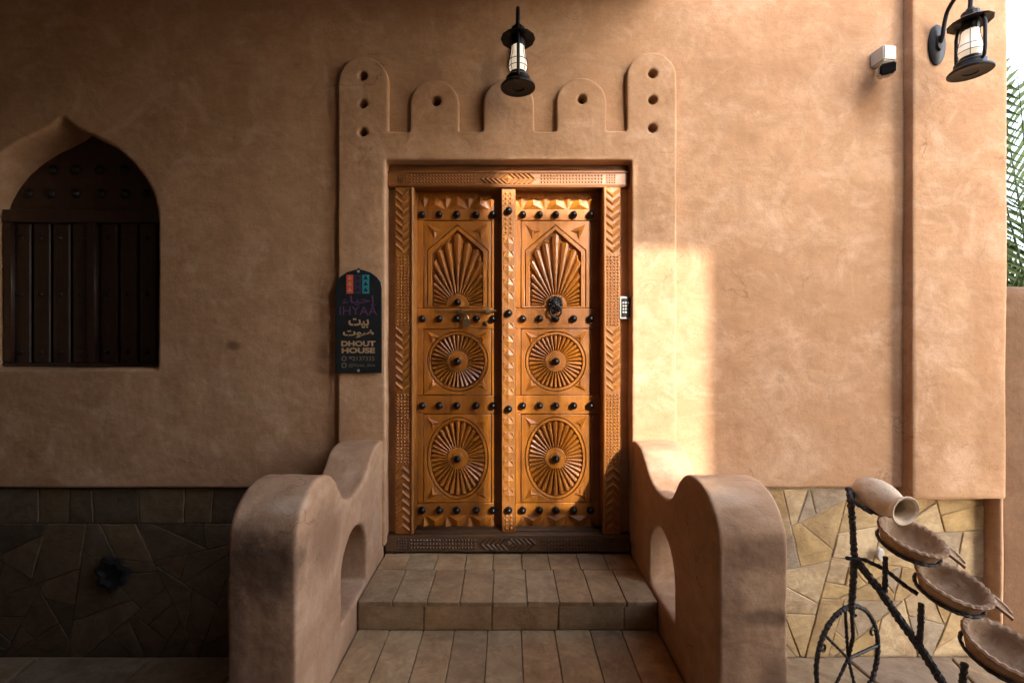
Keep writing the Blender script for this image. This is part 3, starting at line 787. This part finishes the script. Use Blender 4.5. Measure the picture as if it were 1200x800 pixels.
# lion head knocker on the right leaf
kx, kz = lx(650.5), lz(357)
mb = MB(); mb.lathe([(.038, 0), (.04, .006), (.034, .014), (.026, .028), (.014, .036), (.0005, .038)], 40, Matrix.Translation((kx, YL - .001, kz)) @ Matrix.Rotation(R(90), 4, 'X') @ Matrix.Diagonal((.93, 1.12, 1, 1)),
         rmod=lambda i, a: 1 + (.10 if i < 4 else .0) * math.sin(11 * a) + (.05 * math.sin(23*a) if i < 3 else 0))
kn = mb.build('knocker', m_iron, leaf_r, True)
def ball(mb, c, r, n=14):
    mb.lathe([(max(r[0]*math.sin(math.pi*k/8), .0004), -math.cos(math.pi*k/8)) for k in range(9)], n, Matrix.Translation(c) @ Matrix.Diagonal((1, r[1]/r[0], r[2], 1)))
mb = MB()
for dx, dz, r_, dy in ((-.012, .010, .006, .034), (.012, .010, .006, .034), (0, -.004, .009, .040), (-.009, -.012, .008, .036), (.009, -.012, .008, .036), (-.026, .030, .010, .016), (.026, .030, .010, .016), (-.012, .018, .008, .03), (.012, .018, .008, .03), (0, .026, .010, .026)):
    ball(mb, (kx + dx, YL - dy, kz + dz), (r_, r_, r_))
for k in range(12):
    a = 2*math.pi*k/12; ball(mb, (kx + .034*math.cos(a), YL - .016, kz + .040*math.sin(a)), (.009, .009, .009), 8)
mb.build('lion_face', m_iron, leaf_r, True)
mb = MB(); n = 36
mb.tube([(kx + .030*math.cos(2*math.pi*k/n), YL - .040 + .012*(1 - math.sin(2*math.pi*k/n)) * .5, kz - .037 + .032*math.sin(2*math.pi*k/n)) for k in range(n + 1)], [.0052 + .0022*max(0, -math.sin(2*math.pi*k/n)) for k in range(n + 1)], 8, False)
mb.build('knocker_ring', m_iron, leaf_r, True)
mb = MB(); ball(mb, (kx, YL - .016, kz - .070), (.011, .011, .011)); mb.build('knocker_boss', m_iron, leaf_r, True)

# sliding bolt and padlock on the left leaf
mb = MB(); zb = lz(364.5); mb.tube([(lx(511), YL - .016, zb), (lx(583), YL - .016, zb)], .0042, 8); mb.build('bolt', m_lock, leaf_l, True)
mb = MB()
for px_ in (540, 572): mb.box((lx(px_) - .012, YL - .024, zb - .012), (lx(px_) + .012, YL - .0005, zb + .012))
mb.box((lx(545) - .008, YL - .020, zb - .030), (lx(545) + .008, YL - .012, zb - .010)); mb.build('hasp', m_lock, leaf_l)
mb = MB(); mb.box((lx(547) - .017, YL - .034, lz(381) - .006), (lx(547) + .017, YL - .014, lz(374))); mb.build('padlock', m_lock, leaf_l)
mb = MB(); mb.tube([(lx(547) + .011*math.cos(a), YL - .024, lz(374) - .002 + .022*math.sin(a)) for a in [math.pi*k/10 for k in range(11)]], .0035, 8); mb.build('shackle', m_lock, leaf_l, True)
mb = MB(); mb.box((lx(569.5) - .011, YL - .016, lz(378.5) - .010), (lx(569.5) + .011, YL - .0005, lz(378.5) + .010)); mb.tube([(lx(569.5), YL - .016, lz(378.5)), (lx(569.5), YL - .026, lz(378.5))], .006, 8); mb.build('staple', m_lock, leaf_l)

# ------------------------------------------------------------------ keypad on the door jamb
ky = .012
kc = at(733.2, 360.5, ky)
kp = thing('keypad', (kc.x, ky, kc.z - .062), 'small white framed keypad on the jamb beside the carved door', 'keypad')
def rrect(x0, z0, x1, z1, r, n=5):
    o = []
    for cx, cz, a in ((x1-r, z1-r, 0), (x0+r, z1-r, 90), (x0+r, z0+r, 180), (x1-r, z0+r, 270)):
        o += [(cx + r*math.cos(R(a + 90*k/n)), cz + r*math.sin(R(a + 90*k/n))) for k in range(n+1)]
    return o
plate('housing', rrect(kc.x-.032, kc.z-.060, kc.x+.032, kc.z+.060, .008), [], ky, .045, m_white, kp, .003)
plate('panel', rrect(kc.x-.023, kc.z-.050, kc.x+.023, kc.z+.050, .005), [], ky - .003, .006, m_black, kp, .001)
kb = MB(); kb.box((-.0052, -.001, -.0052), (.0052, .002, .0052)); km = kb.mesh('key'); km.materials.append(m_white)
for r_ in range(4):
    for c_ in range(3): link('key', km, None, kp, (kc.x - .013 + c_*.013, ky - .0035, kc.z + .026 - r_*.0165), None, (.8, 1, .8))

# ------------------------------------------------------------------ arched window
wy = .19
wn = thing('arched_window', (wcx, .22, q(0, 432)[1]), 'dark wooden shuttered window in a pointed arch recess', 'window')
wz0 = q(0, 432)[1] - .02
plate('backboard', rect(wcx - .56, wz0, wcx + .56, 2.32), [], wy + .035, .03, m_wood_win, wn, .001)
zt0, zt1 = P2(0, 262, wy)[1], P2(0, 247, wy)[1]
plate('transom', rect(wcx - .492, zt0, wcx + .52, zt1), [], wy - .035, .07, m_wood_win, wn, .006)
plate('sill_rail', rect(wcx - .492, wz0, wcx + .52, P2(0, 425, wy)[1]), [], wy - .035, .07, m_wood_win, wn, .006)
for x in (wcx - .468, wcx + .005, wcx + .49): plate('stile', rect(x - .022, P2(0, 425, wy)[1] + .001, x + .022, zt0 - .001), [], wy - .03, .06, m_wood_win, wn, .006)
wst = MB(); wst.lathe([(.014, 0), (.016, .003), (.013, .008), (.006, .013), (.0005, .0145)], 12); wsm = wst.mesh('stud', True); wsm.materials.append(m_iron)
zb0, zb1 = P2(0, 425, wy)[1] + .002, zt0 - .002
for half_ in (-1, 1):
    c0 = wcx + (.005 if half_ > 0 else -.49) + .024
    for k in range(4):
        xx = c0 + .054 + k * .112
        mb = MB(); n = 8
        prof_ = [(xx + .047*math.cos(math.pi*j/n), wy + .006 - .014*math.sin(math.pi*j/n)**.5) for j in range(n + 1)]
        vs = [(x, y, zb0) for x, y in prof_] + [(x, y, zb1) for x, y in prof_]
        mb.add(vs, [(j+1, j, n+1+j, n+2+j) for j in range(n)])
        bt = mb.build('batten', m_wood_win, wn, True)
        for py in (279, 345, 412): link('stud', wsm, None, bt, (xx, wy - .007, P2(0, py, wy)[1]), (R(90), 0, 0))
tymp = plate('tympanum', rect(wcx - .53, zt1 + .001, wcx + .53, 2.3), [], wy, .03, m_wood_win, wn, .001)
for py, xs in ((199, (62, 89, 117, 146)), (227, (33, 60, 89, 119, 147, 172))):
    for x in xs:
        p = at(x, py, wy); link('stud', wsm, None, tymp, (p.x, wy, p.z), (R(90), 0, 0), (1.7, 1.7, 1.7))

# ------------------------------------------------------------------ house sign
sy = WY - .022
sc = at(420, 376, sy); u = (sy - CAM_Y) / F
sg = thing('house_sign', (sc.x, sy, sc.z - 61*u), 'black arched name board with tan lettering on the doorway pilaster', 'sign')
so_ = [(sc.x + dx*u, sc.z - dz*u) for dx, dz in [(-27, 61), (27, 61), (27, -38), (25.5, -46), (21, -52), (14, -57), (6, -59.5), (2, -60.5), (0, -62.5), (-2, -60.5), (-6, -59.5), (-14, -57), (-21, -52), (-25.5, -46), (-27, -38)]]
board = plate('board', so_, [], sy, .012, m_sign, sg, .0015)
def text(body, px_, py_, size, mat, name, offset=0, sx=1.0, shear=0):
    cu = bpy.data.curves.new(name, 'FONT'); cu.body = body; cu.size = 1; cu.align_x = 'CENTER'; cu.extrude = .0; cu.offset = offset; cu.shear = shear
    tmp = bpy.data.objects.new('tmp', cu); COL.objects.link(tmp)
    dg = bpy.context.evaluated_depsgraph_get(); me = bpy.data.meshes.new_from_object(tmp.evaluated_get(dg)); bpy.data.objects.remove(tmp)
    xs = [v.co.x for v in me.vertices]; zs = [v.co.y for v in me.vertices]
    w0, h0 = max(xs) - min(xs), max(zs) - min(zs); cx, cz = (max(xs)+min(xs))/2, (max(zs)+min(zs))/2
    tw, thh = size
    me.transform(Matrix.Translation((sc.x + (px_-420)*u, sy - .0012, sc.z - (py_-376)*u)) @ Matrix(((tw*u/w0, 0, 0, 0), (0, 0, -1, 0), (0, thh*u/h0, 0, 0), (0, 0, 0, 1))) @ Matrix.Translation((-cx, -cz, 0)))
    me.materials.clear(); return link(name, me, mat, sg)
for k, (x, m_) in enumerate(((410, m_red), (419.3, m_plum), (428.6, m_teal))):
    st = plate('stripe', rect(sc.x + (x-4-420)*u, sc.z - (344-376)*u, sc.x + (x+4-420)*u, sc.z - (322-376)*u), [], sy - .001, .004, m_, sg, .0004)
    for j in range(3):
        mb = MB(); zz = sc.z - (341.5 - j*7 - 376)*u; xx = sc.x + (x-420)*u
        mb.add([(xx-2.6*u, sy-.0016, zz), (xx+2.6*u, sy-.0016, zz), (xx, sy-.0016, zz+5*u)], [(0, 1, 2)]); mb.build('triangle', m_tan if k == 0 else m_sign, st)
text('\uFE80\uFE8E\uFEF4\uFEA3\uFE87', 421, 352.5, (40, 12.5), m_purple, 'lettering', .01)
text('IHYAA', 420, 364, (44, 10), m_purple, 'lettering', .0)
text('\uFE95\uFEF4\uFE91', 420.5, 378.5, (24, 11.5), m_tan, 'lettering', .028)
text('\uFE95\uFEEE\uFEBF', 420, 391, (36, 9.5), m_tan, 'lettering', .028)
text('DHOUT', 420, 402.5, (40, 6.4), m_tan, 'lettering', .04)
text('HOUSE', 420, 410.5, (39, 6.4), m_tan, 'lettering', .04)
text('92137335', 424, 420, (30, 5), m_dim, 'lettering', .01)
text('@ihyaa_bnn', 424, 428, (31, 5), m_dim, 'lettering', .0, 1, .2)
for py in (420, 428):
    c = (sc.x + (403.2-420)*u, sc.z - (py-376)*u)
    plate('icon', ell(*c, 2.9*u, 2.9*u, 16) if py < 424 else rrect(c[0]-2.7*u, c[1]-2.7*u, c[0]+2.7*u, c[1]+2.7*u, 1*u, 3), [ell(*c, 2*u, 2*u, 14)], sy - .0006, .002, m_dim, sg, .0001)
for py in (318, 434): 
    c = (sc.x, sc.z - (py-376)*u); plate('screw', ell(*c, 1.7*u, 1.7*u, 12), [], sy - .002, .006, m_grey, sg, .0008)

# ------------------------------------------------------------------ lanterns
def lantern(cx, cy, cz, wally, plate_dx, label):
    t = thing('wall_lantern', (cx, wally, cz), label, 'lantern', 'wall lanterns')
    T = Matrix.Translation((cx, cy, cz))
    mb = MB(); mb.lathe([(.0005, .006), (.03, .006), (.032, .002), (.072, .002), (.078, 0), (.084, .002), (.085, .008), (.078, .016), (.064, .024), (.060, .030), (.060, .048), (.052, .056), (.040, .060), (.040, .074), (.030, .078), (.0005, .078)], 36, T)
    mb.build('oil_tank', m_lantern, t, True)
    mb = MB(); mb.lathe([(.031, .078), (.041, .092), (.0445, .108), (.042, .125), (.037, .15), (.032, .18), (.0295, .215)], 28, T); mb.build('glass_chimney', m_glass, t, True)
    mb = MB(); mb.lathe([(.030, .20), (.033, .205), (.035, .232), (.030, .236), (.030, .245), (.082, .236), (.085, .240), (.060, .256), (.036, .268), (.034, .290), (.018, .298), (.016, .308), (.0005, .312)], 12, T)
    mb.build('hood', m_lantern, t)
    mb = MB()
    for s in (-1, 1):
        pts = [(0, s*.052, .035), (0, s*.066, .05), (0, s*.069, .09), (0, s*.069, .20), (0, s*.064, .225), (0, s*.05, .243)]
        mb.tube([T @ Vector(p) for p in pts], .0075, 8)
    mb.build('side_tube', m_lantern, t, True)
    mb = MB()
    for z, r_ in ((.098, .0475), (.128, .0475)): mb.tube([T @ Vector((r_*math.cos(a), r_*math.sin(a), z)) for a in [2*math.pi*k/28 for k in range(29)]], .0016, 5, False)
    for k in range(4):
        a = math.pi/4 + k*math.pi/2
        mb.tube([T @ Vector((r_*math.cos(a), r_*math.sin(a), z)) for r_, z in ((.04, .072), (.0475, .098), (.0475, .128), (.036, .165), (.034, .205))], .0014, 5)
    mb.build('wire_guard', m_lantern, t, True)
    # wall plate and curled arm
    bx, bz = cx + plate_dx, cz + .245
    Pm = Matrix.Translation((bx, wally, bz)) @ Matrix.Rotation(R(90), 4, 'X') @ Matrix.Diagonal((.8, 1.9, 1, 1))
    mb = MB(); mb.lathe([(.055, -.004), (.055, .006), (.045, .012), (.022, .016), (.018, .026), (.0005, .028)], 28, Pm); mb.build('wall_plate', m_lantern, t, True)
    wd0 = wally - cy
    ctrl = [(0, wd0 - .01, .235), (0, wd0 - .032, .26), (0, wd0*.74, .33), (0, wd0*.64, .38), (0, wd0*.42, .412), (0, wd0*.14, .410), (0, 0, .372), (0, 0, .31)]
    ctrl = [Vector((plate_dx * (1 - k/7), y, z)) for k, (x, y, z) in enumerate(ctrl)]
    pts = []
    for i in range(len(ctrl) - 1):
        p0, p1, p2, p3 = ctrl[max(i-1, 0)], ctrl[i], ctrl[i+1], ctrl[min(i+2, len(ctrl)-1)]
        for k in range(6):
            s = k / 6; pts.append(T @ (.5*((2*p1) + (-p0+p2)*s + (2*p0-5*p1+4*p2-p3)*s*s + (-p0+3*p1-3*p2+p3)*s**3)))
    pts.append(T @ ctrl[-1])
    mb = MB(); mb.tube(pts, .0095, 8); mb.build('arm', m_lantern, t, True)
    return t
p = at(607, 104, -.20); lantern(p.x, -.20, p.z, 0, 0, 'black hurricane lantern hanging over the carved door')
p = at(1137, 86, -.235); lantern(p.x, -.235, p.z, -.06, -.0, 'black hurricane lantern on the corner pillar beside the security camera')

# ------------------------------------------------------------------ security camera
p = at(1041, 62, -.075)
scm = thing('security_camera', (p.x, 0, p.z), 'white box security camera on the wall beside the corner pillar', 'camera')
Mx = Matrix.Translation((p.x, 0, p.z)) @ Matrix.Rotation(R(8), 4, 'Z') @ Matrix.Diagonal((.85, .9, .85, 1))
mb = MB(); mb.box((-.045, -.085, -.045), (.045, .002, .048), Mx); o = mb.build('junction_box', m_white, scm)
bm = bmesh.new(); bm.from_mesh(o.data); bmesh.ops.bevel(bm, geom=list(bm.edges), offset=.006, segments=2, affect='EDGES'); bm.to_mesh(o.data); bm.free()
Mc = Matrix.Translation((p.x - .022, -.085, p.z - .098)) @ Matrix.Rotation(R(-30), 4, 'Z') @ Matrix.Rotation(R(18), 4, 'X')
mb = MB(); mb.box((-.038, -.06, -.030), (.038, .06, .032), Mc); o = mb.build('camera_body', m_white, scm)
bm = bmesh.new(); bm.from_mesh(o.data); bmesh.ops.bevel(bm, geom=list(bm.edges), offset=.015, segments=3, affect='EDGES'); bm.to_mesh(o.data); bm.free()
mb = MB(); mb.box((-.032, -.066, -.025), (.032, -.05, .027), Mc); o = mb.build('lens_window', m_black, scm)
bm = bmesh.new(); bm.from_mesh(o.data); bmesh.ops.bevel(bm, geom=list(bm.edges), offset=.006, segments=2, affect='EDGES'); bm.to_mesh(o.data); bm.free()
mb = MB(); mb.tube([(p.x - .005, -.045, p.z - .05), (p.x - .008, -.06, p.z - .075)], .016, 10); mb.build('swivel', m_white, scm, True)

# ------------------------------------------------------------------ small fittings on the stone base
p = at(131, 672, .0)
mb = MB(); mb.lathe([(.085, .0), (.085, .014), (.06, .02), (.045, .004), (.0005, .002)], 40, Matrix.Translation((p.x, .008, p.z)) @ Matrix.Rotation(R(90), 4, 'X'), rmod=lambda i, a: 1 + .14*math.sin(7*a) + .06*math.sin(3*a + 1))
tag(mb.build('drain_outlet', m_soot, None, True), 'black ragged round outlet in the shaded stone base under the window', 'outlet')
p = at(1031, 649, .0)
mb = MB(); mb.lathe([(.030, 0), (.030, .012), (.024, .018), (.0005, .019)], 24, Matrix.Translation((p.x, .006, p.z)) @ Matrix.Rotation(R(90), 4, 'X') @ Matrix.Diagonal((.72, 1.15, 1, 1)))
tag(mb.build('oval_disc', m_white, None, True), 'small white oval disc on the stone base behind the pot stand', 'disc')

# ------------------------------------------------------------------ clay pot fountain
def dense(pts, step=.012):
    out = []
    pts = [Vector(p) for p in pts]
    for a, b_ in zip(pts, pts[1:]):
        n = max(1, int((b_-a).length / step))
        out += [a.lerp(b_, k/n) for k in range(n)]
    return out + [pts[-1]]
def cp(x, y, D): return at(920 + x/3.08, 540 + y/3.08, CAM_Y + D)
gp = cp(240, 900, 2.05)
stand = thing('pot_stand', (gp.x, gp.y, GZ), 'black wrapped iron bicycle shaped stand carrying the clay jar and bowls', 'stand')
def bar(name, pts, r, seed=0, wob=.12): 
    d = dense(pts, .007); mb = MB(); rg = random.Random(seed); mb.tube(d, [r*.78*(1 + .11*math.sin(i*1.9) + rg.uniform(-.09, .09)) for i in range(len(d))], 9, True, wob, seed); return mb.build(name, m_iron, stand)
DJ, D1, D2, D3 = 2.05, 1.96, 1.87, 1.77
bowls = [(cp(458, 272, D1), .119, D1), (cp(607, 442, D2), .121, D2), (cp(795, 672, D3), .127, D3)]
# left post down to the wheel fork, main beam, stays
bar('post', [cp(232, 100, DJ), cp(242, 200, DJ), cp(250, 350, DJ), cp(240, 545, DJ)], .017, 1)
bar('main_beam', [cp(252, 352, DJ), cp(330, 450, 2.0), cp(420, 580, 1.95), cp(500, 690, 1.9), cp(600, 850, 1.84)], .021, 2)
bar('upper_stay', [cp(220, 350, DJ), cp(285, 355, 2.04), cp(360, 390, 2.0), cp(440, 455, 1.95), cp(480, 480, 1.92)], .011, 3)
foot = lambda x, D: Vector(((920 + x/3.08 - VX) * D / F, CAM_Y + D, GZ + .01))
bar('leg', [cp(362, 345, D1 + .02), cp(360, 470, D1 + .03)], .013, 4)
bar('leg', [cp(492, 515, D2 + .03), cp(486, 665, D2 + .04)], .014, 5)
bar('leg', [cp(648, 730, D3 + .05), cp(640, 810, D3 + .06), foot(628, D3 + .09)], .015, 6)
bar('foot', [cp(600, 850, 1.84), foot(645, 1.82)], .02, 7)
# wheel
hub = cp(228, 712, 2.10); phi = R(22); Rw = abs(hub.z - GZ) - .012
wd_ = Vector((math.cos(phi), math.sin(phi), 0))
bar('wheel_rim', [hub + wd_*Rw*math.cos(a)*.92 + Vector((0, 0, Rw*math.sin(a))) for a in [2*math.pi*k/64 for k in range(65)]], .013, 8)
for k, a in enumerate((R(96), R(140), R(2), R(225), R(290))):
    bar('spoke', [hub, hub + wd_*Rw*.92*math.cos(a) + Vector((0, 0, Rw*math.sin(a)))], .0085, 20 + k)
for k, a in enumerate((R(75), R(152), R(22))):      # little scroll curls inside the rim
    c = hub + wd_*Rw*.80*math.cos(a) + Vector((0, 0, Rw*.86*math.sin(a)))
    bar('curl', [c + wd_*.02*(1 - t*.09)*math.cos(a + t*.55) + Vector((0, 0, .026*(1 - t*.09)*math.sin(a + t*.55))) for t in range(9)], .007, 30 + k)
bar('fork', [cp(240, 545, DJ), hub + Vector((0.0, -.03, .12)), hub], .010, 9)
# rings and arms that carry the bowls
for k, (c, r_, D) in enumerate(bowls):
    Mr = Matrix.Translation(c) @ Matrix.Rotation(R(5), 4, 'Y') @ Matrix.Rotation(R(19), 4, 'X')
    bar('ring', [Mr @ Vector((r_*.90*math.cos(a), r_*.90*math.sin(a), -.050*r_/.12)) for a in [2*math.pi*j/40 for j in range(41)]], .009, 10 + k)
bar('cradle', [cp(225, 95, DJ), cp(240, 140, DJ - .03), cp(300, 180, DJ - .06), cp(380, 195, DJ - .07)], .013, 14)
bar('cradle', [cp(232, 100, DJ), cp(255, 135, DJ + .02), cp(310, 165, DJ + .02), cp(380, 180, DJ)], .011, 15)

# jar lying on its side
a0, a1 = cp(275, 100, DJ + .05), cp(430, 178, DJ - .15)
ax = (a1 - a0).normalized(); Lj = (a1 - a0).length
M4 = Matrix.Translation(a0) @ ax.to_track_quat('Z', 'Y').to_matrix().to_4x4()
pr = [(.0005, -.012), (.030, -.010), (.046, 0), (.060, .035), (.066, .075), (.064, .115), (.054, .155), (.044, .18), (.041, .195), (.044, .21), (.053, .222), (.056, .230), (.053, .234), (.044, .228), (.037, .205), (.036, .18), (.046, .15), (.054, .11), (.05, .05), (.0005, .01)]
k_ = Lj / .225
mb = MB(); mb.lathe([(r_*1.13, z*k_) for r_, z in pr], 40, M4, rmod=lambda i, a: 1 + .012*math.sin(3*a + i*.7))
tag(mb.build('clay_jar', m_clay_pale, None, True), 'pale clay jar lying on its side at the top of the iron stand', 'jar')

def bowl(c, r, tilt_x, tilt_y, spout_dir, label, mat):
    t = thing('clay_bowl', c - Vector((0, 0, .06)), label, 'bowl', 'clay fountain bowls')
    Mb = Matrix.Translation(c) @ Matrix.Rotation(tilt_y, 4, 'Y') @ Matrix.Rotation(tilt_x, 4, 'X')
    k = r / .12; nn = 96
    pf = [(.0005, -.088), (.042, -.088), (.070, -.080), (.094, -.056), (.108, -.024), (.1115, -.008), (.121, -.002), (.124, .005), (.118, .011), (.106, .008), (.100, .0), (.096, -.020), (.084, -.050), (.060, -.068), (.0005, -.074)]
    mb = MB(); mb.lathe([(a*k, b_*k) for a, b_ in pf], nn, Mb, rmod=lambda i, a: 1 + (.013*math.sin(26*a) if i in (6, 7) else (.008*math.sin(26*a) if i in (5, 8) else 0)) + .010*math.sin(2*a + r*90),
              zmod=lambda i, a: +.003*math.sin(26*a + .6) if 5 <= i <= 9 else 0)
    mb.build('body', mat, t, True)
    if spout_dir is not None:
        d = Vector((spout_dir[0], spout_dir[1], 0)).normalized(); sd = Vector((-d.y, d.x, 0)); mb = MB(); n = 10; rows = []
        stations = [(.108, .006, .034), (.122, .004, .035), (.140, -.004, .034), (.160, -.014, .030), (.178, -.026, .022)]
        vs = []; 
        for s_, z_, w_ in stations:
            for j in range(n + 1):
                a = math.pi * j / n
                vs.append(d*s_*k + sd*w_*k*math.cos(a) + Vector((0, 0, z_*k + .004 - .022*k*math.sin(a))))
            for j in range(n + 1):
                a = math.pi * (n - j) / n
                vs.append(d*s_*k + sd*(w_-.011)*k*math.cos(a) + Vector((0, 0, z_*k + .004 - .014*k*math.sin(a))))
        m_ = 2*(n + 1); fs = []
        for i in range(len(stations) - 1):
            for j in range(m_): fs.append((i*m_+j, i*m_+(j+1) % m_, (i+1)*m_+(j+1) % m_, (i+1)*m_+j))
        fs += [tuple(reversed(range(m_))), tuple((len(stations)-1)*m_ + j for j in range(m_))]
        # spout end closed by a small lip
        mb.add(vs, fs, Mb); mb.build('spout', mat, t, True)
    return t
dirs = [((bowls[1][0] - bowls[0][0]).x + .02, (bowls[1][0] - bowls[0][0]).y), ((bowls[2][0] - bowls[1][0]).x + .02, (bowls[2][0] - bowls[1][0]).y), (.7, -.5)]
for (c, r_, D), dd, lab in zip(bowls, dirs, ('scalloped clay bowl just below the clay jar', 'scalloped clay bowl, middle of the three on the stand', 'scalloped clay bowl, lowest of the three on the stand')):
    bowl(c, r_, R(19), R(5), dd, lab, m_clay)

# ------------------------------------------------------------------ unseen blockers added to shade the house front and shape the sun
def block(name, parts, label, mat=m_plaster_far):
    mb = MB()
    for a, b_ in parts: mb.box(a, b_)
    return tag(mb.build(name, mat), label, 'building')
k = SUN.x / -SUN.y; e = SUN.z / -SUN.y
YG = -3.1                                            # face of the added court blocker, behind the camera
cut = lambda x, y=YG: x + k * -y                     # where a sun ray reaching wall position x crosses the line y
hgt = lambda z, y=YG: z + e * -y
g0, g1 = cut(-.04), cut(1.06, YG - .3)                        # gap in the added blocker, cut to put sun on the door
block('court_blocker', [((XL + .06, YG - .3, GZ), (g0, YG, 6.0)), ((g1, YG - .3, GZ), (RW, YG, hgt(3.1))), ((g0 + .001, YG - .29, hgt(2.04, YG - .29)), (g1 - .001, YG - .01, hgt(3.1))),
                     ((cut(.62, YG - .2), YG - .2, hgt(1.60, YG - .2)), (g1 - .001, YG - .1, hgt(2.04, YG - .29) - .001))], 'unseen wall added behind the camera to block light, with a gap that shapes the sun patch', m_plaster_blocker)  # added to cut sky light and give the sun patch its edges
block('side_blocker', [((XL - 3, -9, GZ), (XL + .05, -.001, 6.5))], 'unseen side block added to keep light off the left of the house front', m_plaster_blocker)  # added occluder on the left, out of view
yr = YR
block('roof_blocker', [((XL + .06, yr, 3.04), (RX, -.005, 3.3))], 'unseen dark roof slab added to shade the upper left of the house front', m_plaster_blocker)  # added overhead to darken the wall towards the upper left
gate = thing('sun_screen', ((g0 + g1) / 2, YG - .15, GZ), 'unseen screen of upright slats added to dim the sun on the door', 'gate')  # made-up screen in the gap, weakens the sunlight
ng = 48; pw = (g1 - g0) / ng
for i in range(ng):
    a = g0 + pw * i; xw = a + pw/2 - k * 3.27; fill = .86 if .165 < xw < .36 else (.34 if xw > .6 else .58)  # slat widths vary to dim and stripe the sun patch
    mb = MB(); mb.box((a + .001, YG - .17, GZ + .02), (a + pw * fill, YG - .166, hgt(2.0))); mb.build('slat', m_wood_win, gate)

mb = MB(); mb.box((g0 + .002, YG - .20, GZ + .01), (g1 - .002, YG - .175, hgt(.17, YG - .2))); mb.build('lower_panel', m_wood_win, gate)  # added panel keeps the sun off the steps and right parapet
